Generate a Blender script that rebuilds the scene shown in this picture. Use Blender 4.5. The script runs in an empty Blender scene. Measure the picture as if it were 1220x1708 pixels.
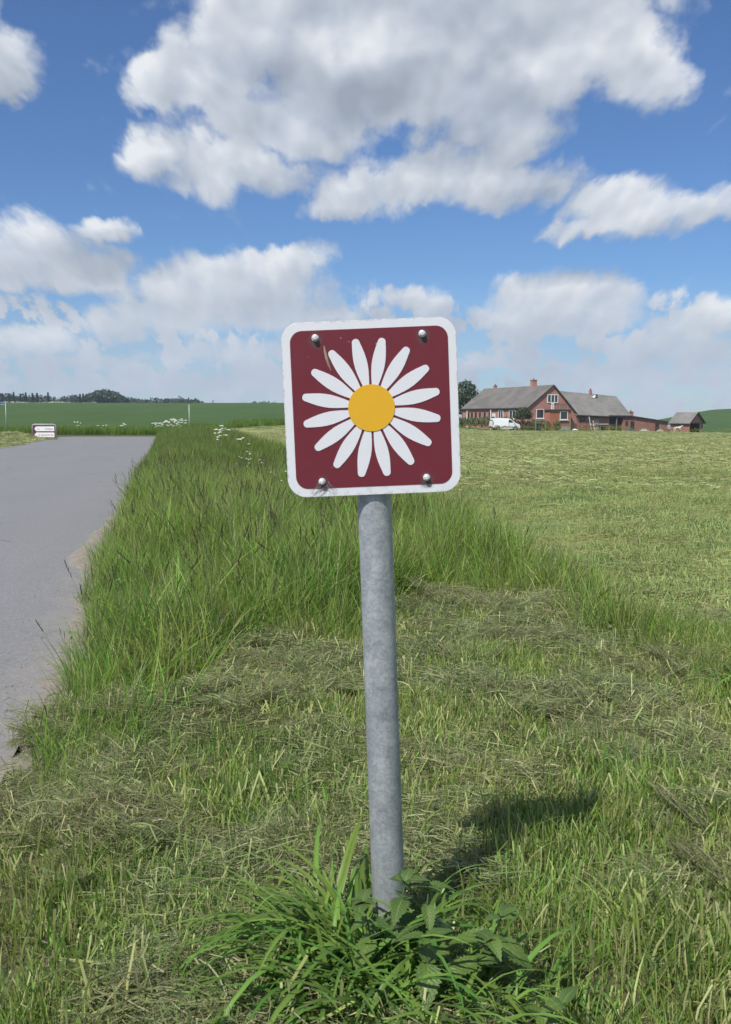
import bpy, bmesh, math, random
import numpy as np
from mathutils import Vector, Matrix, Euler

SC = bpy.context.scene
C = SC.collection
R = math.radians

# ------------------------------------------------------------------ camera
cam_d = bpy.data.cameras.new('camera')
cam = bpy.data.objects.new('camera', cam_d)
C.objects.link(cam)
cam_d.sensor_fit = 'VERTICAL'
cam_d.sensor_height = 36.0
cam_d.sensor_width = 36.0
cam_d.lens = 34.78
cam_d.clip_start = 0.05
cam_d.clip_end = 8000
PITCH = 5.33
cam.location = (0, 0, 1.0)
cam.rotation_euler = (R(90 - PITCH), 0, 0)
SC.camera = cam
cam_d.dof.use_dof = True
cam_d.dof.focus_distance = 4.5
cam_d.dof.aperture_fstop = 22

# ------------------------------------------------------------------ exposure
SC.view_settings.view_transform = 'Standard'
SC.view_settings.look = 'None'
SC.view_settings.exposure = 0.0
SC.view_settings.gamma = 1.0
SC.view_settings.use_curve_mapping = False

# ------------------------------------------------------------------ sun
SUN_TO = Vector((-0.40, -0.63, 0.97)).normalized()
sun_d = bpy.data.lights.new('sun', 'SUN')
sun_d.energy = 5.0
sun_d.angle = R(0.53)
sun_d.color = (1.0, 0.955, 0.88)
sun = bpy.data.objects.new('sun', sun_d)
C.objects.link(sun)
sun.rotation_euler = SUN_TO.to_track_quat('Z', 'Y').to_euler()
sun.location = SUN_TO * 60

# ------------------------------------------------------------------ world: clear-day sky with cumulus clouds
SKY_STRENGTH = 0.12
world = bpy.data.worlds.new('World')
SC.world = world
world.use_nodes = True
wt = world.node_tree
for n in list(wt.nodes):
    wt.nodes.remove(n)


class NB:
    """small helper to write node maths"""
    def __init__(self, tree):
        self.t = tree

    def node(self, kind, **kw):
        n = self.t.nodes.new(kind)
        for k, v in kw.items():
            setattr(n, k, v)
        return n

    def put(self, sock, v):
        if isinstance(v, bpy.types.NodeSocket):
            self.t.links.new(v, sock)
        else:
            sock.default_value = v

    def m(self, op, a, b=0.0, c=0.0, clamp=False):
        n = self.node('ShaderNodeMath', operation=op)
        n.use_clamp = clamp
        self.put(n.inputs[0], a)
        self.put(n.inputs[1], b)
        self.put(n.inputs[2], c)
        return n.outputs[0]

    def v(self, op, a, b=(0, 0, 0), scale=None):
        n = self.node('ShaderNodeVectorMath', operation=op)
        self.put(n.inputs[0], a)
        self.put(n.inputs[1], b)
        if scale is not None:
            self.put(n.inputs['Scale'], scale)
        return n.outputs['Value'] if op in ('DOT_PRODUCT', 'LENGTH', 'DISTANCE') else n.outputs[0]

    def comb(self, x, y, z=0.0):
        n = self.node('ShaderNodeCombineXYZ')
        self.put(n.inputs[0], x); self.put(n.inputs[1], y); self.put(n.inputs[2], z)
        return n.outputs[0]

    def sep(self, v):
        n = self.node('ShaderNodeSeparateXYZ')
        self.put(n.inputs[0], v)
        return n.outputs

    def noise(self, vec, scale, detail=4.0, rough=0.55, col=False, lac=2.0, dist=0.0):
        n = self.node('ShaderNodeTexNoise')
        if vec is not None:
            self.put(n.inputs['Vector'], vec)
        n.inputs['Scale'].default_value = scale
        n.inputs['Detail'].default_value = detail
        n.inputs['Roughness'].default_value = rough
        n.inputs['Lacunarity'].default_value = lac
        n.inputs['Distortion'].default_value = dist
        return n.outputs['Color'] if col else n.outputs[0]

    def sstep(self, x, a, b, lo=0.0, hi=1.0):
        n = self.node('ShaderNodeMapRange', interpolation_type='SMOOTHSTEP')
        self.put(n.inputs['Value'], x)
        self.put(n.inputs['From Min'], a); self.put(n.inputs['From Max'], b)
        self.put(n.inputs['To Min'], lo); self.put(n.inputs['To Max'], hi)
        return n.outputs[0]

    def mix(self, f, a, b, blend='MIX'):
        n = self.node('ShaderNodeMix', data_type='RGBA', blend_type=blend)
        self.put(n.inputs[0], f)
        self.put(n.inputs[6], a if isinstance(a, bpy.types.NodeSocket) else (*a[:3], 1))
        self.put(n.inputs[7], b if isinstance(b, bpy.types.NodeSocket) else (*b[:3], 1))
        return n.outputs[2]

    def ramp(self, f, stops):
        n = self.node('ShaderNodeValToRGB')
        self.put(n.inputs[0], f)
        cr = n.color_ramp
        while len(cr.elements) < len(stops):
            cr.elements.new(0.5)
        for e, (p, c) in zip(cr.elements, stops):
            e.position = p
            e.color = (*c[:3], 1)
        return n.outputs[0]


def build_sky():
    b = NB(wt)
    tc = b.node('ShaderNodeTexCoord')
    d = b.v('NORMALIZE', tc.outputs['Generated'])
    x, y, z = b.sep(d)
    sky = b.node('ShaderNodeTexSky', sky_type='NISHITA')
    sky.sun_disc = False
    sky.sun_elevation = math.asin(SUN_TO.z)
    sky.sun_rotation = math.atan2(SUN_TO.x, SUN_TO.y)
    sky.altitude = 50
    sky.air_density = 1.0
    sky.dust_density = 0.1
    sky.ozone_density = 3.0
    # tangent-plane coordinates about the compass direction +Y and its opposite
    ay = b.m('MAXIMUM', b.m('ABSOLUTE', y), 0.12)
    u = b.m('DIVIDE', x, ay)
    v = b.m('DIVIDE', z, ay)
    # cloud heaps: centre (u, v), radii (tangent units), weight
    th = R(PITCH)
    def px(cx, cy, rx, ry, w=1.0):
        a = (cx - 610) / 1650; bb = (854 - cy) / 1650
        k = math.cos(th) + bb * math.sin(th)
        return (a / k, (bb * math.cos(th) - math.sin(th)) / k, rx / 1650, ry / 1650, w)
    heaps = [px(*q) for q in [
        # large cumulus overhead
        (330, 130, 125, 75), (430, 60, 170, 110), (600, 110, 240, 130, 1.2), (780, 120, 260, 130, 1.25), (950, 50, 180, 110),
        (1050, 120, 110, 80, .9), (700, -30, 480, 110, 1.2), (480, 190, 190, 66, .95), (830, 200, 190, 70, 1.0),
        (262, 240, 90, 62, .95), (390, 275, 170, 68, .95), (600, 310, 110, 75, .85), (760, 285, 150, 62, .9),
        (860, 300, 150, 58, .9), (560, 350, 65, 40, .75),

        # right
        (1050, 352, 130, 66, .9), (1180, 345, 130, 50, .9), (960, 385, 70, 26, .7), (1290, 330, 160, 60),
        # upper left
        (-10, 110, 95, 75, .95), (-120, 60, 150, 110),
        # left middle
        (40, 405, 170, 62, .9), (165, 378, 85, 30, .75), (60, 455, 170, 40, .85), (180, 440, 80, 52, .8), (-120, 430, 150, 80),
        # centre left bank
        (370, 480, 220, 70, 1.0), (460, 440, 120, 42, .9), (250, 535, 170, 48, .85), (480, 530, 190, 50, .8), (575, 525, 55, 20, .9),
        # right bank
        (930, 505, 160, 68, 1.0), (1010, 515, 110, 50, .9), (810, 525, 90, 30, .75), (680, 497, 70, 26, .75), (905, 548, 110, 30, .8),
        (1150, 590, 190, 48, .75), (1210, 520, 90, 42, .8), (1120, 545, 90, 30, .7), (880, 590, 60, 26, .75), (800, 605, 60, 22, .7),
        # low haze banks
        (40, 570, 150, 34, .8), (150, 600, 200, 26, .62), (400, 590, 220, 30, .62), (1050, 630, 300, 34, .66), (200, 640, 400, 26, .6)]]
    uv = b.comb(u, v)
    # low clouds are seen edge-on: squeeze their detail vertically toward the horizon
    vv = b.m('POWER', b.m('MAXIMUM', v, 0.0), 0.62)
    nco = b.comb(b.m('MULTIPLY', u, b.sstep(v, 0.0, 0.4, 1.9, 1.0)), b.m('MULTIPLY', vv, 1.0), b.m('MULTIPLY', b.m('LESS_THAN', y, 0.0), 3.7))
    warp1 = b.v('SUBTRACT', b.noise(nco, 7.0, 3, .6, True), (.5, .5, .5))
    warp2 = b.v('SUBTRACT', b.noise(nco, 26.0, 3, .65, True), (.5, .5, .5))
    warp = b.v('ADD', b.v('SCALE', warp1, scale=.075), b.v('SCALE', warp2, scale=.030))
    warp = b.v('MULTIPLY', warp, b.comb(b.sstep(v, 0.0, .3, .7, 1.15), b.sstep(v, 0.0, .35, .35, 1.1), 0.0))
    p0 = b.v('ADD', uv, warp)

    def heapfield(p, off):
        """cloud mass at p and at p + off"""
        acc = acc1 = None
        for (cu, cv, ru, rv, w) in heaps:
            q = b.node('ShaderNodeVectorMath', operation='MULTIPLY_ADD')
            b.put(q.inputs[0], p); q.inputs[1].default_value = (1 / ru, 1 / rv, 0); q.inputs[2].default_value = (-cu / ru, -cv / rv, 0)
            q = q.outputs[0]
            s = b.m('MULTIPLY_ADD', b.v('DOT_PRODUCT', q, q), -w, w)
            d0, d1 = off[0] / ru, off[1] / rv
            s1 = b.m('SUBTRACT', s, b.v('DOT_PRODUCT', q, (2 * w * d0, 2 * w * d1, 0)))
            acc = s if acc is None else b.node_smax(acc, s)
            acc1 = s1 if acc1 is None else b.m('MAXIMUM', acc1, s1)
        return b.m('MAXIMUM', acc, 0.0), b.m('MAXIMUM', acc1, 0.0)

    def smax(a, c):
        n = b.node('ShaderNodeMath', operation='SMOOTH_MAX')
        b.put(n.inputs[0], a); b.put(n.inputs[1], c); n.inputs[2].default_value = 0.25
        return n.outputs[0]
    b.node_smax = smax
    f0, f1 = heapfield(p0, (-0.012, 0.028))
    fine = b.noise(nco, 14.0, 7, .62)
    def billow(scale):
        vo = b.node('ShaderNodeTexVoronoi', feature='F1')
        b.put(vo.inputs['Vector'], b.v('ADD', nco, b.v('SCALE', warp2, scale=.05)))
        vo.inputs['Scale'].default_value = scale
        return b.m('SUBTRACT', .42, vo.outputs['Distance'])
    bil = b.m('ADD', b.m('MULTIPLY', billow(15.0), .55), b.m('MULTIPLY', billow(34.0), .35))
    fine = b.m('ADD', b.m('MULTIPLY_ADD', b.m('SUBTRACT', fine, .5), .75, .5), b.m('MULTIPLY', bil, .55))
    big = b.noise(nco, 3.2, 3, .5)
    blue = b.v('MULTIPLY', sky.outputs[0], SKYK)
    below = b.sstep(z, -.02, 0.0)

    def background(dens0, shapeslope, fine, soft, soft2, grey, veil, amp):
        dens = b.m('ADD', dens0, b.m('MULTIPLY', b.m('SUBTRACT', fine, .5), amp))
        alpha = b.m('MULTIPLY', b.sstep(dens, .05, .62), b.sstep(fine, .25, .55, .88, .98))
        # light and shade inside the cloud: lit crowns, grey bases and thick middles
        lit = b.m('ADD', b.m('MULTIPLY', shapeslope, .62), b.m('MULTIPLY', b.m('SUBTRACT', soft, soft2), 3.0))
        thick = b.sstep(dens, .35, 1.5)
        shade = b.m('SUBTRACT', b.m('MULTIPLY_ADD', lit, 0.62, .83), b.m('MULTIPLY', thick, .18))
        shade = b.m('ADD', shade, b.m('MULTIPLY', b.m('SUBTRACT', soft, .5), .40))
        shade = b.m('ADD', shade, b.m('MULTIPLY', b.m('SUBTRACT', fine, .5), .42))
        if grey is not None:
            shade = b.m('SUBTRACT', shade, b.m('MULTIPLY', grey, .8))
        # distant clouds keep less contrast through the air in between
        far = b.sstep(v, .30, .05, 0.0, .62)
        shade = b.m('ADD', b.m('MULTIPLY', shade, b.m('SUBTRACT', 1.0, far)), b.m('MULTIPLY', far, .74))
        shade = b.m('MINIMUM', b.m('MAXIMUM', shade, 0.0), 1.0)
        ccol = b.ramp(shade, [(0.0, (.35, .395, .47)), (.35, (.46, .51, .59)), (.7, (.63, .675, .745)), (1.0, (.85, .875, .91))])
        if veil is not None:
            ccol = b.mix(b.sstep(v, .13, .02, 0.0, .55), ccol, (.52, .61, .76))
            alpha = b.m('MAXIMUM', alpha, veil)
        bg = b.node('ShaderNodeBackground')
        b.put(bg.inputs['Color'], b.mix(b.m('MULTIPLY', alpha, below), blue, b.v('SCALE', ccol, scale=1.0 / SKY_STRENGTH)))
        bg.inputs['Strength'].default_value = SKY_STRENGTH
        return bg

    # thin veil near the horizon
    veil = b.m('MULTIPLY', b.sstep(v, .15, -.01), b.sstep(big, .30, .65, .28, .66))
    # grey undersides of the thick heaps
    grey = None
    for (cu, cv, ru, rv, w) in [px(*q) for q in [(720, 190, 340, 90, .30), (870, 130, 210, 70, .25), (520, 150, 200, 60, .22), (640, 20, 220, 50, .22), (420, 290, 120, 40, .25), (800, 325, 150, 40, .28),
                                                 (370, 520, 220, 32, .25), (930, 545, 120, 24, .28), (60, 455, 140, 24, .22), (1080, 395, 130, 30, .2), (20, 150, 80, 34, .25)]]:
        q = b.node('ShaderNodeVectorMath', operation='MULTIPLY_ADD')
        b.put(q.inputs[0], p0); q.inputs[1].default_value = (1 / ru, 1 / rv, 0); q.inputs[2].default_value = (-cu / ru, -cv / rv, 0)
        q = q.outputs[0]
        g_ = b.m('MULTIPLY_ADD', b.v('DOT_PRODUCT', q, q), -w, w)
        g_ = b.m('MAXIMUM', g_, 0.0)
        grey = g_ if grey is None else b.m('ADD', grey, g_)
    soft = b.noise(nco, 9.0, 3, .5)
    # rows of small distant puffs low in the sky
    puffs = b.m('MULTIPLY', b.sstep(b.noise(nco, 12.0, 5, .6), .41, .58), b.sstep(v, .15, .095, 0.0, 1.0))
    f0 = b.m('MAXIMUM', f0, puffs)
    soft2 = b.noise(b.v('ADD', nco, (-.010, .026, 0)), 9.0, 3, .5)
    bgA = background(f0, b.m('SUBTRACT', f0, f1), fine, soft, soft2, grey, veil, b.sstep(v, 0, .3, .95, 1.35))
    # free cumulus in the rest of the sky, from noise alone
    d3 = b.noise(d, 3.1, 4, .58)
    free = b.m('MULTIPLY', b.sstep(d3, .47, .68), 1.1)
    fineB = b.noise(d, 9.0, 4, .6)
    bgB = background(free, 0.0, fineB, fineB, .5, None, None, 1.2)
    outside = b.m('MAXIMUM', b.sstep(b.m('ABSOLUTE', u), .42, .60), b.sstep(v, .48, .66))
    outside = b.m('MAXIMUM', outside, b.m('LESS_THAN', y, 0.05))
    mixs = b.node('ShaderNodeMixShader')
    b.put(mixs.inputs[0], outside)
    wt.links.new(bgA.outputs[0], mixs.inputs[1])
    wt.links.new(bgB.outputs[0], mixs.inputs[2])
    out = b.node('ShaderNodeOutputWorld')
    wt.links.new(mixs.outputs[0], out.inputs[0])


SKYK = (.50, .66, .88)
build_sky()
world.cycles.sampling_method = 'MANUAL'
world.cycles.sample_map_resolution = 512
SC.cycles.max_bounces = 4
SC.cycles.transparent_max_bounces = 8
SC.cycles.volume_bounces = 0

rng = np.random.default_rng(7)
random.seed(7)

# ================================================================== materials
def new_mat(name):
    m = bpy.data.materials.new(name)
    m.use_nodes = True
    nt = m.node_tree
    b = NB(nt)
    p = nt.nodes['Principled BSDF']
    return m, b, p


def mat_plain(name, c1, c2=None, scale=8.0, rough=.6, bump=0.0, bscale=40.0, metal=0.0, spec=.4, stops=None, detail=5, coord='Object'):
    m, b, p = new_mat(name)
    tc = b.node('ShaderNodeTexCoord').outputs[coord]
    if c2 is None:
        c2 = tuple(k * .8 for k in c1)
    f = b.noise(tc, scale, detail, .6)
    col = b.mix(b.sstep(f, .3, .7), c1, c2)
    b.put(p.inputs['Base Color'], col)
    p.inputs['Roughness'].default_value = rough
    p.inputs['Metallic'].default_value = metal
    p.inputs['Specular IOR Level'].default_value = spec
    if bump:
        bn = b.node('ShaderNodeBump')
        bn.inputs['Strength'].default_value = bump
        bn.inputs['Distance'].default_value = .02
        b.put(bn.inputs['Height'], b.noise(tc, bscale, 4, .6))
        b.put(p.inputs['Normal'], bn.outputs[0])
    return m


def mat_grass(name, jitter=.25, trans=.35, tint=(1, 1, 1), rough=.5):
    """colour comes from each blade's own 'col' attribute, varied per clump"""
    m, b, p = new_mat(name)
    nt = m.node_tree
    at = b.node('ShaderNodeAttribute', attribute_name='col').outputs['Color']
    oi = b.node('ShaderNodeObjectInfo')
    hs = b.node('ShaderNodeHueSaturation')
    b.put(hs.inputs['Color'], b.mix(1.0, at, tint, 'MULTIPLY'))
    patch = b.noise(oi.outputs['Location'], 1.1, 3, .55)
    b.put(hs.inputs['Value'], b.m('ADD', b.m('MULTIPLY_ADD', oi.outputs['Random'], jitter, 1 - jitter / 2), b.m('MULTIPLY', b.m('SUBTRACT', patch, .5), .9)))
    b.put(hs.inputs['Hue'], b.m('ADD', b.m('MULTIPLY_ADD', oi.outputs['Random'], .04, .48), b.m('MULTIPLY', b.m('SUBTRACT', patch, .5), -.06)))
    b.put(p.inputs['Base Color'], hs.outputs[0])
    p.inputs['Roughness'].default_value = rough
    p.inputs['Specular IOR Level'].default_value = .22
    tr = b.node('ShaderNodeBsdfTranslucent')
    b.put(tr.inputs['Color'], hs.outputs[0])
    mx = b.node('ShaderNodeMixShader')
    mx.inputs[0].default_value = trans
    nt.links.new(p.outputs[0], mx.inputs[1])
    nt.links.new(tr.outputs[0], mx.inputs[2])
    nt.links.new(mx.outputs[0], nt.nodes['Material Output'].inputs['Surface'])
    return m


def mat_road():
    m, b, p = new_mat('worn_asphalt')
    tc = b.node('ShaderNodeNewGeometry').outputs['Position']
    f1 = b.noise(tc, 55.0, 5, .7)
    f2 = b.noise(b.v('MULTIPLY', tc, (1.0, .18, 1)), .9, 4, .6)
    f3 = b.noise(tc, 240.0, 2, .5)
    col = b.ramp(f1, [(.3, (.128, .130, .134)), (.52, (.195, .196, .200)), (.72, (.30, .298, .296))])
    col = b.mix(b.m('MULTIPLY', b.sstep(f2, .35, .7), .35), col, (.165, .163, .160))
    col = b.mix(b.m('MULTIPLY', b.sstep(f3, .56, .70), .6), col, (.36, .355, .35))
    sx, sy, sz = b.sep(tc)
    lane = b.m('ADD', b.m('ADD', sx, .5), b.m('MULTIPLY', sy, .2))
    # paler polished wheel tracks, fine cracks
    tr = b.m('ABSOLUTE', b.m('SUBTRACT', b.m('ABSOLUTE', b.m('ADD', b.m('ABSOLUTE', b.m('ADD', lane, 2.95)), -1.45)), .72))
    col = b.mix(b.m('MULTIPLY', b.sstep(tr, .45, .05), .22), col, (.21, .21, .212))
    ck = b.node('ShaderNodeTexVoronoi', feature='DISTANCE_TO_EDGE')
    b.put(ck.inputs['Vector'], b.v('ADD', tc, b.v('SCALE', b.noise(tc, 4.0, 4, .6, True), scale=.5)))
    ck.inputs['Scale'].default_value = .55
    crack = b.m('MULTIPLY', b.sstep(ck.outputs['Distance'], .010, .003), b.sstep(b.noise(tc, .7, 2, .5), .5, .6))
    col = b.mix(b.m('MULTIPLY', crack, .6), col, (.06, .06, .06))
    # dust washed to the edge beside the verge
    x, y, z = b.sep(tc)
    s = b.m('ADD', b.m('ADD', x, .5), b.m('MULTIPLY', y, .2))
    dn = b.noise(tc, 3.0, 5, .65)
    edge = b.sstep(b.m('ADD', s, b.m('MULTIPLY', b.m('SUBTRACT', dn, .5), .6)), -.30, .12)
    col = b.mix(b.m('MULTIPLY', edge, .7), col, (.27, .24, .21))
    b.put(p.inputs['Base Color'], col)
    p.inputs['Roughness'].default_value = .85
    bn = b.node('ShaderNodeBump')
    bn.inputs['Strength'].default_value = .35
    bn.inputs['Distance'].default_value = .006
    b.put(bn.inputs['Height'], f1)
    b.put(p.inputs['Normal'], bn.outputs[0])
    return m


def mat_shoulder():
    m, b, p = new_mat('sandy_shoulder')
    pos = b.node('ShaderNodeNewGeometry').outputs['Position']
    x, y, z = b.sep(pos)
    f = b.noise(pos, 14, 5, .65)
    g = b.noise(pos, 130, 3, .6)
    sand = b.ramp(f, [(.3, (.20, .175, .148)), (.7, (.32, .272, .23))])
    sand = b.mix(b.m('MULTIPLY', b.sstep(g, .55, .7), .5), sand, (.40, .36, .31))
    soil = b.ramp(f, [(.3, (.07, .068, .032)), (.7, (.14, .13, .062))])
    s = b.m('ADD', b.m('ADD', x, .5), b.m('MULTIPLY', y, .2))
    s = b.m('ADD', s, b.m('MULTIPLY', b.m('SUBTRACT', b.noise(pos, 5, 4, .6), .5), .35))
    s = b.m('ADD', s, b.sstep(y, 3.0, 2.2, 0.0, .5))
    b.put(p.inputs['Base Color'], b.mix(b.sstep(s, .02, .20), sand, soil))
    p.inputs['Roughness'].default_value = .95
    bn = b.node('ShaderNodeBump'); bn.inputs['Strength'].default_value = .8; bn.inputs['Distance'].default_value = .012
    b.put(bn.inputs['Height'], b.m('ADD', g, f))
    b.put(p.inputs['Normal'], bn.outputs[0])
    return m


def mat_ground():
    m, b, p = new_mat('ground_soil_and_crop')
    pos = b.node('ShaderNodeNewGeometry').outputs['Position']
    x, y, z = b.sep(pos)
    f = b.noise(pos, 6.0, 5, .65)
    soil = b.ramp(f, [(.3, (.065, .070, .028)), (.6, (.11, .11, .048)), (.8, (.16, .15, .075))])
    g = b.noise(b.v('MULTIPLY', pos, (.5, .12, .5)), .35, 5, .6)
    g2 = b.noise(pos, 1.6, 6, .75)
    crop = b.ramp(b.m('ADD', b.m('MULTIPLY', g, .55), b.m('MULTIPLY', g2, .45)), [(.35, (.048, .094, .027)), (.55, (.066, .116, .033)), (.7, (.090, .136, .044))])
    far = b.sstep(y, 60, 82)
    b.put(p.inputs['Base Color'], b.mix(far, soil, crop))
    p.inputs['Roughness'].default_value = .9
    p.inputs['Specular IOR Level'].default_value = .15
    bn = b.node('ShaderNodeBump')
    bn.inputs['Strength'].default_value = .8
    bn.inputs['Distance'].default_value = .25
    b.put(bn.inputs['Height'], b.m('MULTIPLY', b.noise(pos, 2.2, 5, .7), b.sstep(y, 20, 80, .1, 1.0)))
    b.put(p.inputs['Normal'], bn.outputs[0])
    return m


def mat_field():
    m, b, p = new_mat('mown_meadow')
    pos = b.node('ShaderNodeNewGeometry').outputs['Position']
    f = b.noise(b.v('MULTIPLY', pos, (1, .8, 1)), 5.0, 7, .72)
    f2 = b.noise(b.v('MULTIPLY', pos, (.6, .25, 1)), .30, 4, .6)
    col = b.ramp(f, [(.28, (.20, .225, .085)), (.45, (.26, .282, .112)), (.6, (.305, .322, .138)), (.78, (.37, .37, .185))])
    col = b.mix(b.m('MULTIPLY', b.sstep(f2, .35, .7), .45), col, (.235, .272, .105))
    b.put(p.inputs['Base Color'], col)
    p.inputs['Roughness'].default_value = .9
    p.inputs['Specular IOR Level'].default_value = .15
    bn = b.node('ShaderNodeBump')
    bn.inputs['Strength'].default_value = .9
    bn.inputs['Distance'].default_value = .06
    b.put(bn.inputs['Height'], b.noise(pos, 9.0, 6, .7))
    b.put(p.inputs['Normal'], bn.outputs[0])
    return m


def mat_steel():
    m, b, p = new_mat('galvanised_steel')
    tc = b.node('ShaderNodeTexCoord').outputs['Object']
    vo = b.node('ShaderNodeTexVoronoi')
    b.put(vo.inputs['Vector'], b.v('ADD', tc, b.v('SCALE', b.noise(tc, 60, 2, .5, True), scale=.01)))
    vo.inputs['Scale'].default_value = 260
    cell = b.sep(vo.outputs['Color'])[0]
    n1 = b.noise(tc, 28, 5, .65)
    n2 = b.noise(b.v('MULTIPLY', tc, (1, 1, .12)), 45, 4, .6)
    v = b.m('ADD', b.m('MULTIPLY', cell, .14), b.m('ADD', b.m('MULTIPLY', n1, .58), b.m('MULTIPLY', n2, .25)))
    col = b.ramp(v, [(.34, (.235, .256, .272)), (.5, (.345, .368, .388)), (.66, (.49, .508, .520))])
    # dusty, splashed foot of the post
    z = b.sep(tc)[2]
    dirt = b.m('MULTIPLY', b.sstep(z, .30, .04), b.sstep(n1, .4, .65))
    col = b.mix(b.m('MULTIPLY', dirt, .6), col, (.24, .235, .205))
    spots = b.sstep(b.noise(tc, 190, 2, .5), .66, .74)
    col = b.mix(b.m('MULTIPLY', spots, .35), col, (.55, .56, .57))
    b.put(p.inputs['Base Color'], col)
    p.inputs['Metallic'].default_value = .35
    b.put(p.inputs['Roughness'], b.m('MULTIPLY_ADD', n1, .25, .42))
    bn = b.node('ShaderNodeBump')
    bn.inputs['Strength'].default_value = .12
    bn.inputs['Distance'].default_value = .002
    b.put(bn.inputs['Height'], n1)
    b.put(p.inputs['Normal'], bn.outputs[0])
    return m


BOLTS = [(-.0915, .1225), (.0915, .1225), (-.0905, -.1235), (.0905, -.1235)]


def mat_film(name, col, dirt_bolts=True, rough=.38, speck=(.8, .8, .8), edge_grime=False):
    """printed reflective film on the sign plate, with rubbed grime round the bolts"""
    m, b, p = new_mat(name)
    tc = b.node('ShaderNodeTexCoord').outputs['Object']
    x, y, z = b.sep(tc)
    n = b.noise(tc, 30, 5, .6)
    base = b.mix(b.m('MULTIPLY', b.sstep(n, .35, .75), .25), col, tuple(k * .82 + .012 for k in col))
    if dirt_bolts:
        acc = None
        for (bx, bz) in BOLTS:
            dd = b.v('LENGTH', b.v('MULTIPLY', b.v('SUBTRACT', tc, (bx + .001, 0, bz - .005)), (1, 0, .85)))
            acc = dd if acc is None else b.m('MINIMUM', acc, dd)
        acc = b.m('ADD', acc, b.m('MULTIPLY', b.m('SUBTRACT', b.noise(tc, 90, 4, .6), .5), .012))
        base = b.mix(b.m('MULTIPLY', b.sstep(acc, .015, .006), .7), base, (.075, .06, .06))
    if edge_grime:
        ex = b.m('MAXIMUM', b.m('ABSOLUTE', x), b.m('ABSOLUTE', z))
        ex = b.m('ADD', ex, b.m('MULTIPLY', b.m('SUBTRACT', b.noise(tc, 120, 4, .7), .5), .010))
        base = b.mix(b.m('MULTIPLY', b.sstep(ex, .148, .1505), .5), base, (.20, .19, .165))
        low = b.m('MULTIPLY', b.sstep(z, -.125, -.15), b.sstep(b.noise(tc, 70, 5, .7), .5, .7))
        base = b.mix(b.m('MULTIPLY', low, .5), base, (.30, .29, .25))
    sp = b.sstep(b.noise(tc, 170, 1, .4), .815, .83)
    base = b.mix(b.m('MULTIPLY', sp, .55), base, speck)
    b.put(p.inputs['Base Color'], base)
    b.put(p.inputs['Roughness'], b.m('MULTIPLY_ADD', n, .2, rough))
    p.inputs['Specular IOR Level'].default_value = .4
    return m


def mat_brick(name, c1, c2, mortar, scale):
    m, b, p = new_mat(name)
    tc = b.node('ShaderNodeTexCoord').outputs['Object']
    x, y, z = b.sep(tc)
    br = b.node('ShaderNodeTexBrick')
    b.put(br.inputs['Vector'], b.comb(b.m('ADD', x, y), z))
    br.inputs['Scale'].default_value = scale
    br.inputs['Color1'].default_value = (*c1, 1)
    br.inputs['Color2'].default_value = (*c2, 1)
    br.inputs['Mortar'].default_value = (*mortar, 1)
    br.inputs['Mortar Size'].default_value = .012
    f = b.noise(tc, .9, 5, .65)
    col = b.mix(b.m('MULTIPLY', b.sstep(f, .4, .7), .5), br.outputs[0], tuple(k * .62 for k in c1))
    b.put(p.inputs['Base Color'], col)
    p.inputs['Roughness'].default_value = .9
    return m


def mat_roof(name, c1, c2, moss=(.09, .095, .06)):
    m, b, p = new_mat(name)
    tc = b.node('ShaderNodeTexCoord').outputs['Object']
    f = b.noise(tc, .45, 6, .68)
    f2 = b.noise(tc, 3.5, 4, .6)
    col = b.mix(b.sstep(f, .35, .65), c1, c2)
    col = b.mix(b.m('MULTIPLY', b.sstep(f2, .5, .75), .5), col, moss)
    b.put(p.inputs['Base Color'], col)
    p.inputs['Roughness'].default_value = .9
    return m


def mat_glass(name):
    m, b, p = new_mat(name)
    p.inputs['Base Color'].default_value = (.03, .036, .042, 1)
    p.inputs['Roughness'].default_value = .08
    p.inputs['Specular IOR Level'].default_value = .6
    return m


def mat_leaf(name, c1, c2, trans=.25):
    m, b, p = new_mat(name)
    nt = m.node_tree
    at = b.node('ShaderNodeAttribute', attribute_name='col').outputs['Color']
    f = b.sep(at)[0]
    col = b.mix(f, c1, c2)
    b.put(p.inputs['Base Color'], col)
    p.inputs['Roughness'].default_value = .55
    tr = b.node('ShaderNodeBsdfTranslucent')
    b.put(tr.inputs['Color'], col)
    mx = b.node('ShaderNodeMixShader'); mx.inputs[0].default_value = trans
    nt.links.new(p.outputs[0], mx.inputs[1]); nt.links.new(tr.outputs[0], mx.inputs[2])
    nt.links.new(mx.outputs[0], nt.nodes['Material Output'].inputs['Surface'])
    return m


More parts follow.
